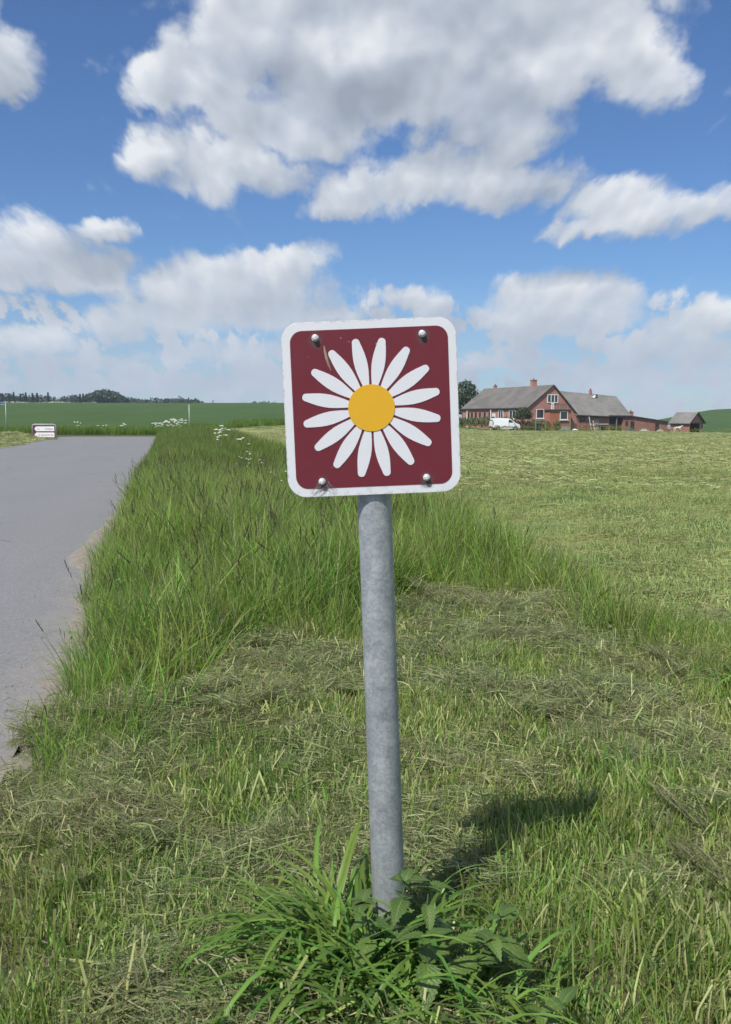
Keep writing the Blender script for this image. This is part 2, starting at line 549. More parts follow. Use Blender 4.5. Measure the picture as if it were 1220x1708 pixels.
def mat_nettle():
    m, b, p = new_mat('nettle_leaf')
    nt = m.node_tree
    at = b.node('ShaderNodeAttribute', attribute_name='col').outputs['Color']
    u, v, r = b.sep(at)
    oi = b.node('ShaderNodeObjectInfo').outputs['Random']
    vein = b.m('SINE', b.m('MULTIPLY', b.m('SUBTRACT', v, b.m('MULTIPLY', u, .30)), 48.0))
    veinm = b.m('MULTIPLY', b.sstep(vein, .7, 1.0), .22)
    mid = b.sstep(u, .10, .03)
    base = b.mix(oi, (.060, .120, .024), (.125, .205, .042))
    tcn = b.node('ShaderNodeTexCoord').outputs['Object']
    base = b.mix(b.m('MULTIPLY', b.sstep(b.noise(b.v('ADD', tcn, b.comb(oi, oi, oi)), 5.0, 4, .6), .56, .7), .55), base, (.22, .21, .07))
    col = b.mix(b.m('MAXIMUM', veinm, mid), base, (.16, .235, .07))
    b.put(p.inputs['Base Color'], col)
    p.inputs['Roughness'].default_value = .5
    bn = b.node('ShaderNodeBump'); bn.inputs['Strength'].default_value = .3; bn.inputs['Distance'].default_value = .002
    b.put(bn.inputs['Height'], b.m('MULTIPLY', vein, -1.0))
    b.put(p.inputs['Normal'], bn.outputs[0])
    tr = b.node('ShaderNodeBsdfTranslucent'); b.put(tr.inputs['Color'], col)
    mx = b.node('ShaderNodeMixShader'); mx.inputs[0].default_value = .28
    nt.links.new(p.outputs[0], mx.inputs[1]); nt.links.new(tr.outputs[0], mx.inputs[2])
    nt.links.new(mx.outputs[0], nt.nodes['Material Output'].inputs['Surface'])
    return m


M = dict(
    road=mat_road(), ground=mat_ground(), field=mat_field(), steel=mat_steel(),
    sand=mat_shoulder(),
    grass=mat_grass('fresh_grass', .45, .42, rough=.36), stubble=mat_grass('mown_stubble', .40, .42), clip=mat_grass('cut_clippings', .30, .28, rough=.75),
    white_film=mat_film('white_film', (.66, .67, .70), True, edge_grime=True, speck=(.5, .48, .42)),
    maroon_film=mat_film('maroon_film', (.138, .0155, .026)),
    petal_film=mat_film('petal_film', (.66, .67, .70), False, speck=(.45, .43, .40)),
    yellow_film=mat_film('yellow_film', (.68, .375, .016), False, speck=(.4, .27, .05)),
    alu=mat_plain('aluminium_back', (.42, .43, .44), (.34, .35, .36), 30, .45, metal=.7),
    zinc=mat_plain('zinc_bolt', (.70, .71, .72), (.6, .61, .62), 200, .32, metal=.25, spec=.6),
    rubber=mat_plain('black_rubber', (.03, .03, .03), (.045, .043, .04), 40, .8),
    straw=mat_plain('dry_straw', (.34, .29, .22), (.25, .21, .16), 60, .8),
    thread=mat_plain('dusty_thread', (.26, .25, .23), (.18, .17, .16), 60, .9),
    nettle=mat_nettle(),
    stem=mat_plain('green_stem', (.10, .14, .045), (.075, .10, .04), 30, .6),
    dock=mat_leaf('dock_leaf', (.17, .25, .09), (.25, .31, .14), .2),
    brick=mat_brick('weathered_brick', (.44, .20, .15), (.39, .178, .138), (.44, .35, .30), 2.2),
    brick_new=mat_brick('orange_brick', (.46, .155, .080), (.40, .14, .075), (.30, .2, .15), 2.2),
    brick_barn=mat_brick('barn_brick', (.38, .158, .118), (.33, .138, .105), (.36, .28, .24), 2.2),
    roof=mat_roof('grey_fibre_roof', (.125, .114, .102), (.175, .162, .146), (.085, .085, .06)),
    roof_barn=mat_roof('pale_fibre_roof', (.225, .215, .198), (.165, .158, .146), (.10, .10, .085)),
    roof_felt=mat_plain('dark_roof_felt', (.055, .05, .048), (.08, .07, .065), 3, .9),
    fascia=mat_plain('dark_fascia', (.055, .04, .036), (.075, .055, .05), 3, .8),
    wpaint=mat_plain('white_paint', (.78, .78, .76), (.7, .7, .68), 5, .5),
    panel=mat_plain('white_panel_film', (.86, .86, .86), (.82, .82, .82), 5, .5),
    concrete=mat_plain('pale_concrete', (.40, .38, .34), (.30, .29, .26), 2, .9),
    dark=mat_plain('dark_fittings_and_shade', (.028, .026, .026), (.04, .035, .032), 2, .9),  # dark doors, vents and hatch; also the painted shade of the open bay
    glass=mat_glass('window_glass'),
    wood=mat_plain('weathered_wood', (.28, .23, .17), (.2, .165, .12), 10, .85),
    car=mat_plain('white_car_paint', (.82, .82, .83), (.80, .80, .81), 2, .25),
    plastic=mat_plain('dark_plastic', (.045, .047, .05), (.06, .06, .063), 20, .55),
    rim=mat_plain('wheel_rim', (.4, .41, .42), (.33, .33, .34), 10, .4, metal=.6),
    redlamp=mat_plain('red_lamp', (.35, .02, .02), (.3, .02, .02), 10, .3),
    lamp=mat_plain('clear_lamp', (.6, .62, .64), (.5, .5, .52), 10, .2),
    rust=mat_plain('rusty_iron', (.20, .085, .05), (.13, .065, .045), 8, .9),
    brown=mat_plain('brown_sign_film', (.16, .026, .030), (.14, .024, .028), 20, .5),
    blue=mat_plain('blue_sign_film', (.03, .15, .38), (.03, .13, .34), 20, .5),
    galv=mat_plain('pale_galvanised', (.42, .45, .46), (.34, .36, .37), 10, .5, metal=.3),
    animal=mat_plain('pale_coat', (.66, .62, .55), (.58, .53, .46), 6, .9),
    bark=mat_plain('bark', (.10, .08, .06), (.07, .055, .042), 8, .95, .5, 20),
    tree=mat_leaf('tree_leaf', (.032, .060, .018), (.085, .125, .036)),
    tree_warm=mat_leaf('small_tree_leaf', (.045, .060, .020), (.095, .105, .036)),
    hedge=mat_leaf('hedge_leaf', (.065, .125, .026), (.125, .20, .045)),
    wood_far=mat_leaf('far_wood_leaf', (.028, .056, .030), (.058, .092, .044), .2),
    conifer=mat_leaf('conifer_needle', (.016, .034, .022), (.030, .052, .030), .1),
    flower=mat_plain('white_flower', (.78, .78, .70), (.66, .68, .55), 40, .8),
)

# ================================================================== mesh helpers
class MB:
    def __init__(self):
        self.v = []; self.f = []

    def add(self, vs, fs):
        o = len(self.v)
        self.v += [tuple(p) for p in vs]
        self.f += [tuple(i + o for i in f) for f in fs]

    def box(self, c, s, rz=0.0):
        cx, cy, cz = c; sx, sy, sz = (k / 2 for k in s)
        ca, sa = math.cos(rz), math.sin(rz)
        vs = []
        for dz in (-sz, sz):
            for dx, dy in ((-sx, -sy), (sx, -sy), (sx, sy), (-sx, sy)):
                vs.append((cx + dx * ca - dy * sa, cy + dx * sa + dy * ca, cz + dz))
        self.add(vs, [(3, 2, 1, 0), (4, 5, 6, 7), (0, 1, 5, 4), (1, 2, 6, 5), (2, 3, 7, 6), (3, 0, 4, 7)])
        return self

    def tube(self, pts, radii, n=8, caps=True):
        pts = [Vector(p) for p in pts]
        if not hasattr(radii, '__len__'):
            radii = [radii] * len(pts)
        vs = []
        for i, p in enumerate(pts):
            t = (pts[min(i + 1, len(pts) - 1)] - pts[max(i - 1, 0)]).normalized()
            a = t.cross(Vector((0, 0, 1)))
            if a.length < 1e-3:
                a = t.cross(Vector((0, 1, 0)))
            a.normalize(); bb = t.cross(a)
            for k in range(n):
                an = 2 * math.pi * k / n
                vs.append(p + (a * math.cos(an) + bb * math.sin(an)) * radii[i])
        fs = []
        for i in range(len(pts) - 1):
            for k in range(n):
                k2 = (k + 1) % n
                fs.append((i * n + k, i * n + k2, (i + 1) * n + k2, (i + 1) * n + k))
        if caps:
            fs.append(tuple(range(n))[::-1])
            fs.append(tuple((len(pts) - 1) * n + k for k in range(n)))
        self.add(vs, fs)
        return self

    def prism(self, poly, y0, y1):
        """polygon in (x, z) extruded along y"""
        n = len(poly)
        vs = [(x, y0, z) for x, z in poly] + [(x, y1, z) for x, z in poly]
        fs = [tuple(range(n)), tuple(range(2 * n - 1, n - 1, -1))]
        for i in range(n):
            j = (i + 1) % n
            fs.append((j, i, n + i, n + j))
        self.add(vs, fs)
        return self

    def build(self, name, mat, parent=None, smooth=False, bevel=0.0):
        me = bpy.data.meshes.new(name)
        me.from_pydata(self.v, [], self.f)
        bm = bmesh.new(); bm.from_mesh(me)
        bmesh.ops.recalc_face_normals(bm, faces=bm.faces)
        bm.to_mesh(me); bm.free()
        o = link(name, me, mat, parent)
        if smooth:
            me.shade_smooth()
        if bevel:
            md = o.modifiers.new('bevel', 'BEVEL'); md.width = bevel; md.segments = 2; md.limit_method = 'ANGLE'
        return o


def link(name, me, mat, parent=None):
    o = bpy.data.objects.new(name, me)
    if mat is not None and not me.materials:
        me.materials.append(mat)
    C.objects.link(o)
    if parent is not None:
        o.parent = parent
    return o


def tag(o, label=None, cat=None, group=None, kind=None):
    if label: o['label'] = label
    if cat: o['category'] = cat
    if group: o['group'] = group
    if kind: o['kind'] = kind
    return o


def empty(name, loc, rz=0.0):
    o = bpy.data.objects.new(name, None)
    o.empty_display_size = .1
    C.objects.link(o)
    o.location = loc
    o.rotation_euler = (0, 0, rz)
    return o


def np_mesh(name, verts, faces, cols=None):
    """verts (n,3); faces (m,3) or (m,4) array; cols (n,3)"""
    me = bpy.data.meshes.new(name)
    verts = np.asarray(verts, np.float32); faces = np.asarray(faces, np.int32)
    nv, nf, k = len(verts), len(faces), faces.shape[1]
    me.vertices.add(nv); me.vertices.foreach_set('co', verts.ravel())
    me.loops.add(nf * k); me.loops.foreach_set('vertex_index', faces.ravel())
    me.polygons.add(nf)
    me.polygons.foreach_set('loop_start', np.arange(0, nf * k, k, dtype=np.int32))
    if cols is not None:
        a = me.attributes.new('col', 'FLOAT_COLOR', 'POINT')
        c4 = np.ones((nv, 4), np.float32); c4[:, :3] = cols
        a.data.foreach_set('color', c4.ravel())
    me.update(calc_edges=True)
    me.validate()
    return me


# ================================================================== terrain
def sm(x, a, b):
    t = np.clip((np.asarray(x, float) - a) / (b - a), 0, 1)
    return t * t * (3 - 2 * t)


_ph = rng.uniform(0, 6.28, (10, 2)); _dr = rng.uniform(0, 6.28, 10)
def lumps(x, y, wl, amp):
    z = 0
    for i in range(10):
        k = 2 * math.pi / (wl * (1 + .13 * i))
        z = z + np.sin((x * math.cos(_dr[i]) + y * math.sin(_dr[i])) * k + _ph[i, 0])
    return z / 10 * 2.2 * amp


def road_s(x, y):
    return (x + .5 + .2 * y) / 1.02          # metres to the right of the road's right edge


def field_s(x, y):
    return (x - 2.3 + .18 * y) / 1.016       # metres into the mown field


def height(x, y):
    x = np.asarray(x, float); y = np.asarray(y, float)
    yy = np.maximum(y, 1.0)
    u = x / yy
    z = np.zeros_like(x + y)
    right = sm(u, -.12, .06)
    z = z - .0046 * np.clip(y - 10, 0, 400) * right * (1 - sm(y, 175, 300))
    z = z - .030 * np.clip(x - 36, 0, 13) * sm(y, 90, 140) * (1 - sm(y, 175, 260))
    t = np.clip((y - 78) / 330, 0, 1)
    z = z + (7.6 * (1.55 * t - .55 * t * t) * (1 - sm(u, -.03, .15))) * (1 - .6 * sm(y, 430, 900))
    z = z + 4.8 * sm(u, .265, .365) * sm(y, 185, 350) * (1 - .6 * sm(y, 420, 900))
    near = 1 - sm(y, 10, 30)
    s = road_s(x, y)
    verge = sm(s, .35, .9) * near
    z = z + verge * (lumps(x, y, .7, .012) + lumps(x + 3, y, 2.3, .02))
    z = z - .03 * (1 - sm(s, -.2, .5)) * (1 - sm(y, 60, 70))
    # low bank on the far side of the road carrying the direction sign
    z = z + .26 * sm(-s, 6.3, 8.5) * sm(y, 15, 40) * (1 - sm(y, 60, 68))
    return z


def in_road(x, y):
    s = road_s(x, y)
    a = (s < -.0) & (s > -5.8) & (y < 61)
    return a


def make_ground():
    n = 150
    t = np.linspace(-1, 1, 2 * n + 1)
    xs = 1.6 * np.sinh(t * 7.9) * (2600 / (1.6 * math.sinh(7.9)))
    ty = np.linspace(-.62, 1, 300)
    ys = 3.0 + 1.6 * np.sinh(ty * 7.9) * (3200 / (1.6 * math.sinh(7.9)))
    X, Y = np.meshgrid(xs, ys)
    Z = height(X, Y)
    s = road_s(X, Y)
    Z = Z - .14 * (1 - sm(s, .12, .50)) * sm(s + 6.1, 0, .4) * (1 - sm(Y, 58, 63))
    Z = Z - .14 * sm(Y, 52, 54) * (1 - sm(Y, 62.5, 64)) * (1 - sm(X, -13.5, -12.2)) * sm(s, -60, -50) * 0
    fs = field_s(X, Y)
    Z = Z - .10 * sm(fs, .35, .7) * (1 - sm(Y, 78, 84)) * sm(Y, -18, -15)
    v = np.stack([X.ravel(), Y.ravel(), Z.ravel()], 1)
    W = len(xs)
    i, j = np.meshgrid(np.arange(len(xs) - 1), np.arange(len(ys) - 1))
    a = (j * W + i).ravel()
    f = np.stack([a, a + 1, a + W + 1, a + W], 1)
    me = np_mesh('ground', v, f)
    me.shade_smooth()
    o = link('ground', me, M['ground'])
    tag(o, kind='structure')


def field_left(y):
    y = np.asarray(y, float)
    return np.where(y < 84, 2.3 - .18 * y + .25, -12.6 + (y - 84) * .55)


def make_field():
    ty = np.linspace(0, 1, 150)
    ys = np.concatenate([np.linspace(-16, 1, 12)[:-1], 1.0 * (143 / 1.0) ** ty])
    tx = np.linspace(0, 1, 120) ** 2.4
    X = np.zeros((len(ys), len(tx))); Y = np.zeros_like(X)
    for r, y in enumerate(ys):
        l = float(field_left(y)); X[r] = l + tx * (150 - l); Y[r] = y
    lum = lumps(X, Y, 1.1, .022) + lumps(X + 9, Y * .8, 3.4, .03)
    Z = height(X, Y) + lum * sm(field_s(X, Y), .2, 1.0) + .004
    v = np.stack([X.ravel(), Y.ravel(), Z.ravel()], 1)
    W = len(tx)
    i, j = np.meshgrid(np.arange(W - 1), np.arange(len(ys) - 1))
    a = (j * W + i).ravel()
    me = np_mesh('mown_field', v, np.stack([a, a + 1, a + W + 1, a + W], 1))
    me.shade_smooth()
    tag(link('mown_field', me, M['field']), kind='structure')


def fieldz(x, y):
    lum = lumps(x, y, 1.1, .022) + lumps(x + 9, y * .8, 3.4, .03)
    return height(x, y) + lum * sm(field_s(x, y), .2, 1.0) + .004


ROADZ = -.05
def make_road():
    # right edge straight to the bend, far edge across, then the left edge coming back round the inside of the bend
    pts = []
    for y in np.linspace(-30, 60.5, 60):
        pts.append((-.5 - .2 * y + .03 * math.sin(y * 1.7) + .02 * math.sin(y * 4.1), y))
    pts += [(-13.0, 62.6), (-13.6, 63.6), (-15, 64.0), (-30, 66), (-70, 70)]
    pts += [(-70, 64.0), (-31, 59.5), (-24, 58.4), (-21, 57.0), (-19.0, 54.5), (-17.2, 50.0), (-15.4, 44)]
    for y in np.linspace(40, -30, 20):
        pts.append((-6.42 - .2 * y, y))
    bm = bmesh.new()
    vs = [bm.verts.new((x, y, ROADZ)) for x, y in pts]
    f = bm.faces.new(vs)
    bmesh.ops.recalc_face_normals(bm, faces=[f])
    if f.normal.z < 0:
        bmesh.ops.reverse_faces(bm, faces=[f])
    bmesh.ops.triangulate(bm, faces=bm.faces[:])
    me = bpy.data.meshes.new('road'); bm.to_mesh(me); bm.free()
    tag(link('road', me, M['road']), kind='structure')


def make_shoulder():
    """strip of dust and washed-out sand between asphalt and verge, bulging on to the road"""
    r = np.random.default_rng(3)
    ys = np.concatenate([np.linspace(-8, 14, 300), np.linspace(14.2, 61, 120)])
    k = 18
    V = []
    for y in ys:
        w = .01 + .02 * math.sin(y * 1.3) + .015 * math.sin(y * 3.7) + .01 * math.sin(y * 9.1)
        tb = min(max((y - 6.85) / 4.7, 0.0), 1.0)
        w += .31 * min(1.0, math.sqrt(tb / .13)) * (1 - tb) ** .7 + .10 * float(sm(y, 13, 16)) * float(1 - sm(y, 18, 30))
        w += r.normal(0, .018) * (1.0 if w < .08 else .6)
        for j in range(k + 1):
            q = j / k
            sd = .55 - q * (w + .55)
            x = -.5 - .2 * y + sd * 1.02
            if sd > 0:
                g = ROADZ + .012 + (float(height(x, y)) - ROADZ - .012) * float(sm(sd, 0, .5))
            else:
                g = ROADZ + .012 * (1 + sd / max(w, .02)) + .028 * math.sin(math.pi * min(1, -sd / max(w, .02))) * min(1, w / .3)
            V.append((x, y, g + (r.uniform(0, .005) if 0 < j < k else -.004)))
    V = np.array(V)
    i, j = np.meshgrid(np.arange(k), np.arange(len(ys) - 1))
    a = (j * (k + 1) + i).ravel()
    me = np_mesh('sandy_shoulder', V, np.stack([a, a + k + 1, a + k + 2, a + 1], 1))
    me.shade_smooth()
    tag(link('sandy_shoulder', me, M['sand']), kind='structure')


make_ground()
make_field()
make_road()
make_shoulder()

# ================================================================== grass sources (kept out of the scene, instanced by the scatterers)
def pal(cols, n, r, jit=.26):
    cols = np.array(cols)
    c = cols[r.integers(0, len(cols), n)]
    w = r.uniform(0, 1, (n, 1))
    c2 = cols[r.integers(0, len(cols), n)]
    c = c * w + c2 * (1 - w)
    return c * r.uniform(1 - jit, 1 + jit, (n, 1))


def blades(r, n, rad, hlo, hhi, wid, lean, segs, cols, blunt=False, base=None, droop=.0, tipcol=None):
    a = r.uniform(0, 2 * math.pi, n); d = rad * np.sqrt(r.uniform(0, 1, n))
    bx, by = d * np.cos(a), d * np.sin(a)
    az = r.uniform(0, 2 * math.pi, n)
    h = r.uniform(hlo, hhi, n) * (1 - .25 * (d / rad))
    ln = np.abs(r.normal(lean, lean * .6, n))
    w = wid * r.uniform(.6, 1.3, n)
    tw = r.uniform(-1.2, 1.2, n) + az + math.pi / 2
    c = pal(cols, n, r)
    V = []; K = []
    for i in range(segs + 1):
        t = i / segs
        off = ln * h * (t ** 1.8)
        z = h * (t - droop * ln * t ** 3) / np.sqrt(1 + .4 * ln * ln)
        px = bx + np.cos(az) * off; py = by + np.sin(az) * off
        ww = w * (1.0 if blunt else (1 - t) ** .55 * (.75 + .5 * t) + .02) * .5
        V.append(np.stack([px - np.cos(tw) * ww, py - np.sin(tw) * ww, z], 1))
        V.append(np.stack([px + np.cos(tw) * ww, py + np.sin(tw) * ww, z], 1))
        cc = c.copy()
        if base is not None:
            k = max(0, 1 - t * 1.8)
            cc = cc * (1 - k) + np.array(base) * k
        if tipcol is not None and t > .7:
            cc = cc * .5 + np.array(tipcol) * .5
        K += [cc, cc]
    m = 2 * (segs + 1)
    V = np.stack(V, 1).reshape(-1, 3); K = np.stack(K, 1).reshape(-1, 3)
    f = []
    o = np.arange(n) * m
    for i in range(segs):
        f.append(np.stack([o + 2 * i, o + 2 * i + 1, o + 2 * i + 3, o + 2 * i + 2], 1))
    return V, np.concatenate(f), K


def strands(r, n, rad, llo, lhi, wid, zmax, curl, segs, cols, lump=0.0, az0=None, azs=.6):
    a = r.uniform(0, 2 * math.pi, n); d = rad * np.sqrt(r.uniform(0, 1, n))
    bx, by = d * np.cos(a), d * np.sin(a)
    az = r.uniform(0, 2 * math.pi, n) if az0 is None else r.normal(az0, azs, n) + math.pi * r.integers(0, 2, n)
    L = r.uniform(llo, lhi, n)
    z0 = r.uniform(0, 1, n) ** 1.3 * zmax * (1 - .75 * (d / rad) ** 2) + lump * np.clip(1 - (d / rad) ** 2, 0, 1)
    dz = r.normal(0, .22, n)
    k = r.normal(0, curl, n)
    arch = np.abs(r.normal(0, .06, n)) * L
    w = wid * r.uniform(.5, 1.4, n)
    roll = r.uniform(0, math.pi, n)
    c = pal(cols, n, r, .28)
    V = []
    px, py = bx - np.cos(az) * L / 2, by - np.sin(az) * L / 2
    for i in range(segs + 1):
        t = i / segs
        hd = az + k * (t - .5)
        z = z0 + dz * L * (t - .5) * .5 + arch * (1 - (2 * t - 1) ** 2)
        z = np.maximum(z, .002)
        ww = w * .5 * (1 - .5 * abs(2 * t - 1))
        nx = -np.sin(hd) * np.cos(roll); ny = np.cos(hd) * np.cos(roll); nz = np.sin(roll)
        V.append(np.stack([px - nx * ww, py - ny * ww, z - nz * ww], 1))
        V.append(np.stack([px + nx * ww, py + ny * ww, z + nz * ww], 1))
        px = px + np.cos(hd) * L / segs; py = py + np.sin(hd) * L / segs
    m = 2 * (segs + 1)
    V = np.stack(V, 1).reshape(-1, 3); K = np.repeat(c, m, 0)
    o = np.arange(n) * m
    f = np.concatenate([np.stack([o + 2 * i, o + 2 * i + 1, o + 2 * i + 3, o + 2 * i + 2], 1) for i in range(segs)])
    return V, f, K


def merge(parts):
    V = []; F = []; K = []; o = 0
    for v, f, k in parts:
        V.append(v); F.append(f + o); K.append(k); o += len(v)
    return np.concatenate(V), np.concatenate(F), np.concatenate(K)


def source(coll, name, part, mat):
    me = np_mesh(name, *part)
    me.materials.append(mat)
    me.shade_smooth()
    o = bpy.data.objects.new(name, me)
    coll.objects.link(o)


def seedheads(r, n, rad, hlo, hhi, cols):
    """flowering stalks: a thin stem and a slim head of short bristles"""
    st = blades(r, n, rad, hlo, hhi, .0022, .22, 5, [(.16, .19, .07), (.20, .20, .09)], blunt=True)
    v, f, k = st
    tips = v.reshape(n, 12, 3)[:, -1]
    prev = v.reshape(n, 12, 3)[:, -3]
    dirn = tips - prev; dirn /= np.linalg.norm(dirn, axis=1, keepdims=True)
    parts = [st]
    nb = 14
    V = []; F = []; K = []; o = 0
    cc = pal(cols, n, r)
    for i in range(n):
        L = r.uniform(.05, .10)
        for j in range(nb):
            t = j / nb
            p = tips[i] + dirn[i] * L * (t - .15)
            an = r.uniform(0, 6.28)
            side = np.array([math.cos(an), math.sin(an), .5]) * .008 * (1 - t * .6)
            q = p + side + dirn[i] * .014
            nn = np.cross(dirn[i], side); nn = nn / (np.linalg.norm(nn) + 1e-6) * .0022
            V += [p - nn, p + nn, q + nn * .4, q - nn * .4]
            F.append((o, o + 1, o + 2, o + 3)); o += 4
            K += [cc[i]] * 4
    parts.append((np.array(V), np.array(F), np.array(K)))
    return merge(parts)


FRESH = [(.135, .265, .026), (.175, .320, .036), (.235, .375, .055), (.075, .170, .022), (.29, .385, .080), (.37, .41, .13), (.11, .225, .038)]
FRESH_FAR = [(.145, .245, .034), (.185, .285, .046), (.235, .31, .070), (.105, .185, .032)]
STUB = [(.35, .42, .135), (.47, .49, .21), (.25, .35, .085), (.60, .56, .31), (.39, .44, .165), (.18, .28, .065)]
CLIP = [(.25, .275, .125), (.165, .195, .085), (.33, .33, .18), (.21, .25, .10), (.43, .40, .25), (.12, .15, .065)]
FCLIP = [(.36, .385, .165), (.41, .425, .20), (.29, .325, .125), (.47, .455, .25), (.33, .365, .15), (.39, .405, .185)]

def coll(name):
    return bpy.data.collections.new(name)


K_tall, K_mid, K_far, K_stub, K_clip, K_fclip, K_ffar, K_seed, K_short = (coll('src_' + n) for n in ('tall', 'mid', 'far', 'stub', 'clip', 'fclip', 'ffar', 'seed', 'short'))
for q in range(6):
    r = np.random.default_rng(100 + q)
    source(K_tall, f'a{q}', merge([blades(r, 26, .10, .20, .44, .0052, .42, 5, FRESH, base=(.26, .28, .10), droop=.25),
                                   blades(r, 9, .10, .16, .36, .0085, .85, 7, FRESH, base=(.26, .28, .10), droop=.42),
                                   blades(r, 6, .11, .30, .48, .0022, .18, 4, [(.42, .42, .19), (.30, .36, .12)]),
                                   blades(r, 12, .12, .08, .25, .0042, .6, 4, [(.46, .42, .22), (.32, .33, .15), (.22, .27, .09)], droop=.3)]), M['grass'])
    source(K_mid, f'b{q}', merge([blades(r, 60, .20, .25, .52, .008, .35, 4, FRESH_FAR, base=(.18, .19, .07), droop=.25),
                                  blades(r, 8, .20, .30, .52, .006, .2, 4, [(.30, .30, .13), (.24, .23, .11)])]), M['grass'])
    source(K_far, f'c{q}', merge([blades(r, 60, .55, .35, .75, .022, .3, 3, FRESH_FAR, droop=.2)]), M['grass'])
    source(K_stub, f'd{q}', merge([blades(r, 46, .11, .015, .085, .0032, .30, 2, STUB, blunt=True, base=(.48, .45, .23)),
                                   blades(r, 26, .11, .04, .12, .0036, .60, 4, FRESH, droop=.35),
                                   strands(r, 26, .11, .02, .08, .0020, .03, 1.1, 3, CLIP + STUB[:2])]), M['stubble'])
    source(K_short, f's{q}', merge([blades(r, 60, .11, .06, .20, .0042, .40, 4, FRESH + STUB[:2], base=(.36, .37, .16), droop=.3)]), M['stubble'])
    source(K_clip, f'e{q}', merge([strands(r, 330, .12, .025, .085, .0018, .045, 1.6, 3, CLIP, lump=.010),
                                   strands(r, 40, .12, .05, .13, .0030, .05, .9, 4, [(.28, .33, .12), (.21, .28, .10), (.4, .4, .2)]),
                                   blades(r, 14, .12, .03, .09, .0034, .25, 2, STUB, blunt=True)]), M['clip'])
    source(K_fclip, f'f{q}', merge([strands(r, 260, .22, .03, .11, .0030, .03, 1.2, 3, FCLIP, lump=.004, az0=.3, azs=1.0),
                                    blades(r, 70, .22, .03, .08, .0045, .4, 2, [(.26, .345, .11), (.32, .385, .14)], blunt=True)]), M['clip'])
    source(K_ffar, f'g{q}', merge([strands(r, 170, .9, .07, .26, .015, .035, .9, 3, FCLIP, az0=.2, azs=1.0),
                                   blades(r, 60, .9, .03, .07, .018, .4, 2, [(.27, .335, .11), (.31, .365, .14)], blunt=True)]), M['clip'])
    source(K_seed, f'h{q}', seedheads(r, 2, .05, .42, .66, [(.085, .06, .055), (.12, .095, .06), (.17, .15, .08)]), M['grass'])


def pebble(r):
    V = []; F = []; o = 0
    th = np.linspace(0, 2 * math.pi, 7)[:-1]
    a, c, e = r.uniform(.7, 1.2, 3)
    ring1 = [(a * math.cos(t) * r.uniform(.8, 1.1), c * math.sin(t) * r.uniform(.8, 1.1), 0) for t in th]
    ring2 = [(a * .6 * math.cos(t + .3), c * .6 * math.sin(t + .3), .5 * e) for t in th]
    V = ring1 + ring2
    F = [(k, (k + 1) % 6, 6 + (k + 1) % 6, 6 + k) for k in range(6)] + [(6, 7, 8, 9), (6, 9, 10, 11)]
    g = r.uniform(.24, .42)
    K = np.tile([g * 1.05, g * .97, g * .88], (12, 1))
    return np.array(V) * .008, np.array(F), K


def rosette(r, n, L, W, cols):
    V = []; F = []; K = []; o = 0
    for i in range(n):
        an = r.uniform(0, 6.28); el = r.uniform(.1, .9); l = L * r.uniform(.5, 1.1); w = W * r.uniform(.7, 1.2)
        st = r.uniform(.1, .5) * L
        col = np.array(cols[r.integers(0, len(cols))]) * r.uniform(.8, 1.2)
        d = np.array([math.cos(an) * math.cos(el), math.sin(an) * math.cos(el), math.sin(el)])
        sd = np.array([-math.sin(an), math.cos(an), 0])
        for k, (t, ww) in enumerate(((0, .15), (.25, .8), (.55, 1.0), (.85, .6), (1.0, .08))):
            c = d * (st + l * t) + np.array([0, 0, -.45 * l * t * t])
            V += [c - sd * w * ww * .5, c + np.array([0, 0, -.08 * w]), c + sd * w * ww * .5]
            K += [col, col * 1.12, col]
        for k in range(4):
            a = o + k * 3
            F += [(a, a + 1, a + 4, a + 3), (a + 1, a + 2, a + 5, a + 4)]
        o += 15
    return np.array(V), np.array(F), np.array(K)


K_peb, K_weed = coll('src_pebble'), coll('src_weed')
for q in range(6):
    r = np.random.default_rng(300 + q)
    source(K_peb, f'p{q}', pebble(r), M['clip'])
    source(K_weed, f'w{q}', rosette(r, 9 + q, .035, .022 + .003 * q, [(.10, .19, .04), (.14, .23, .05), (.17, .24, .075)]), M['grass'])


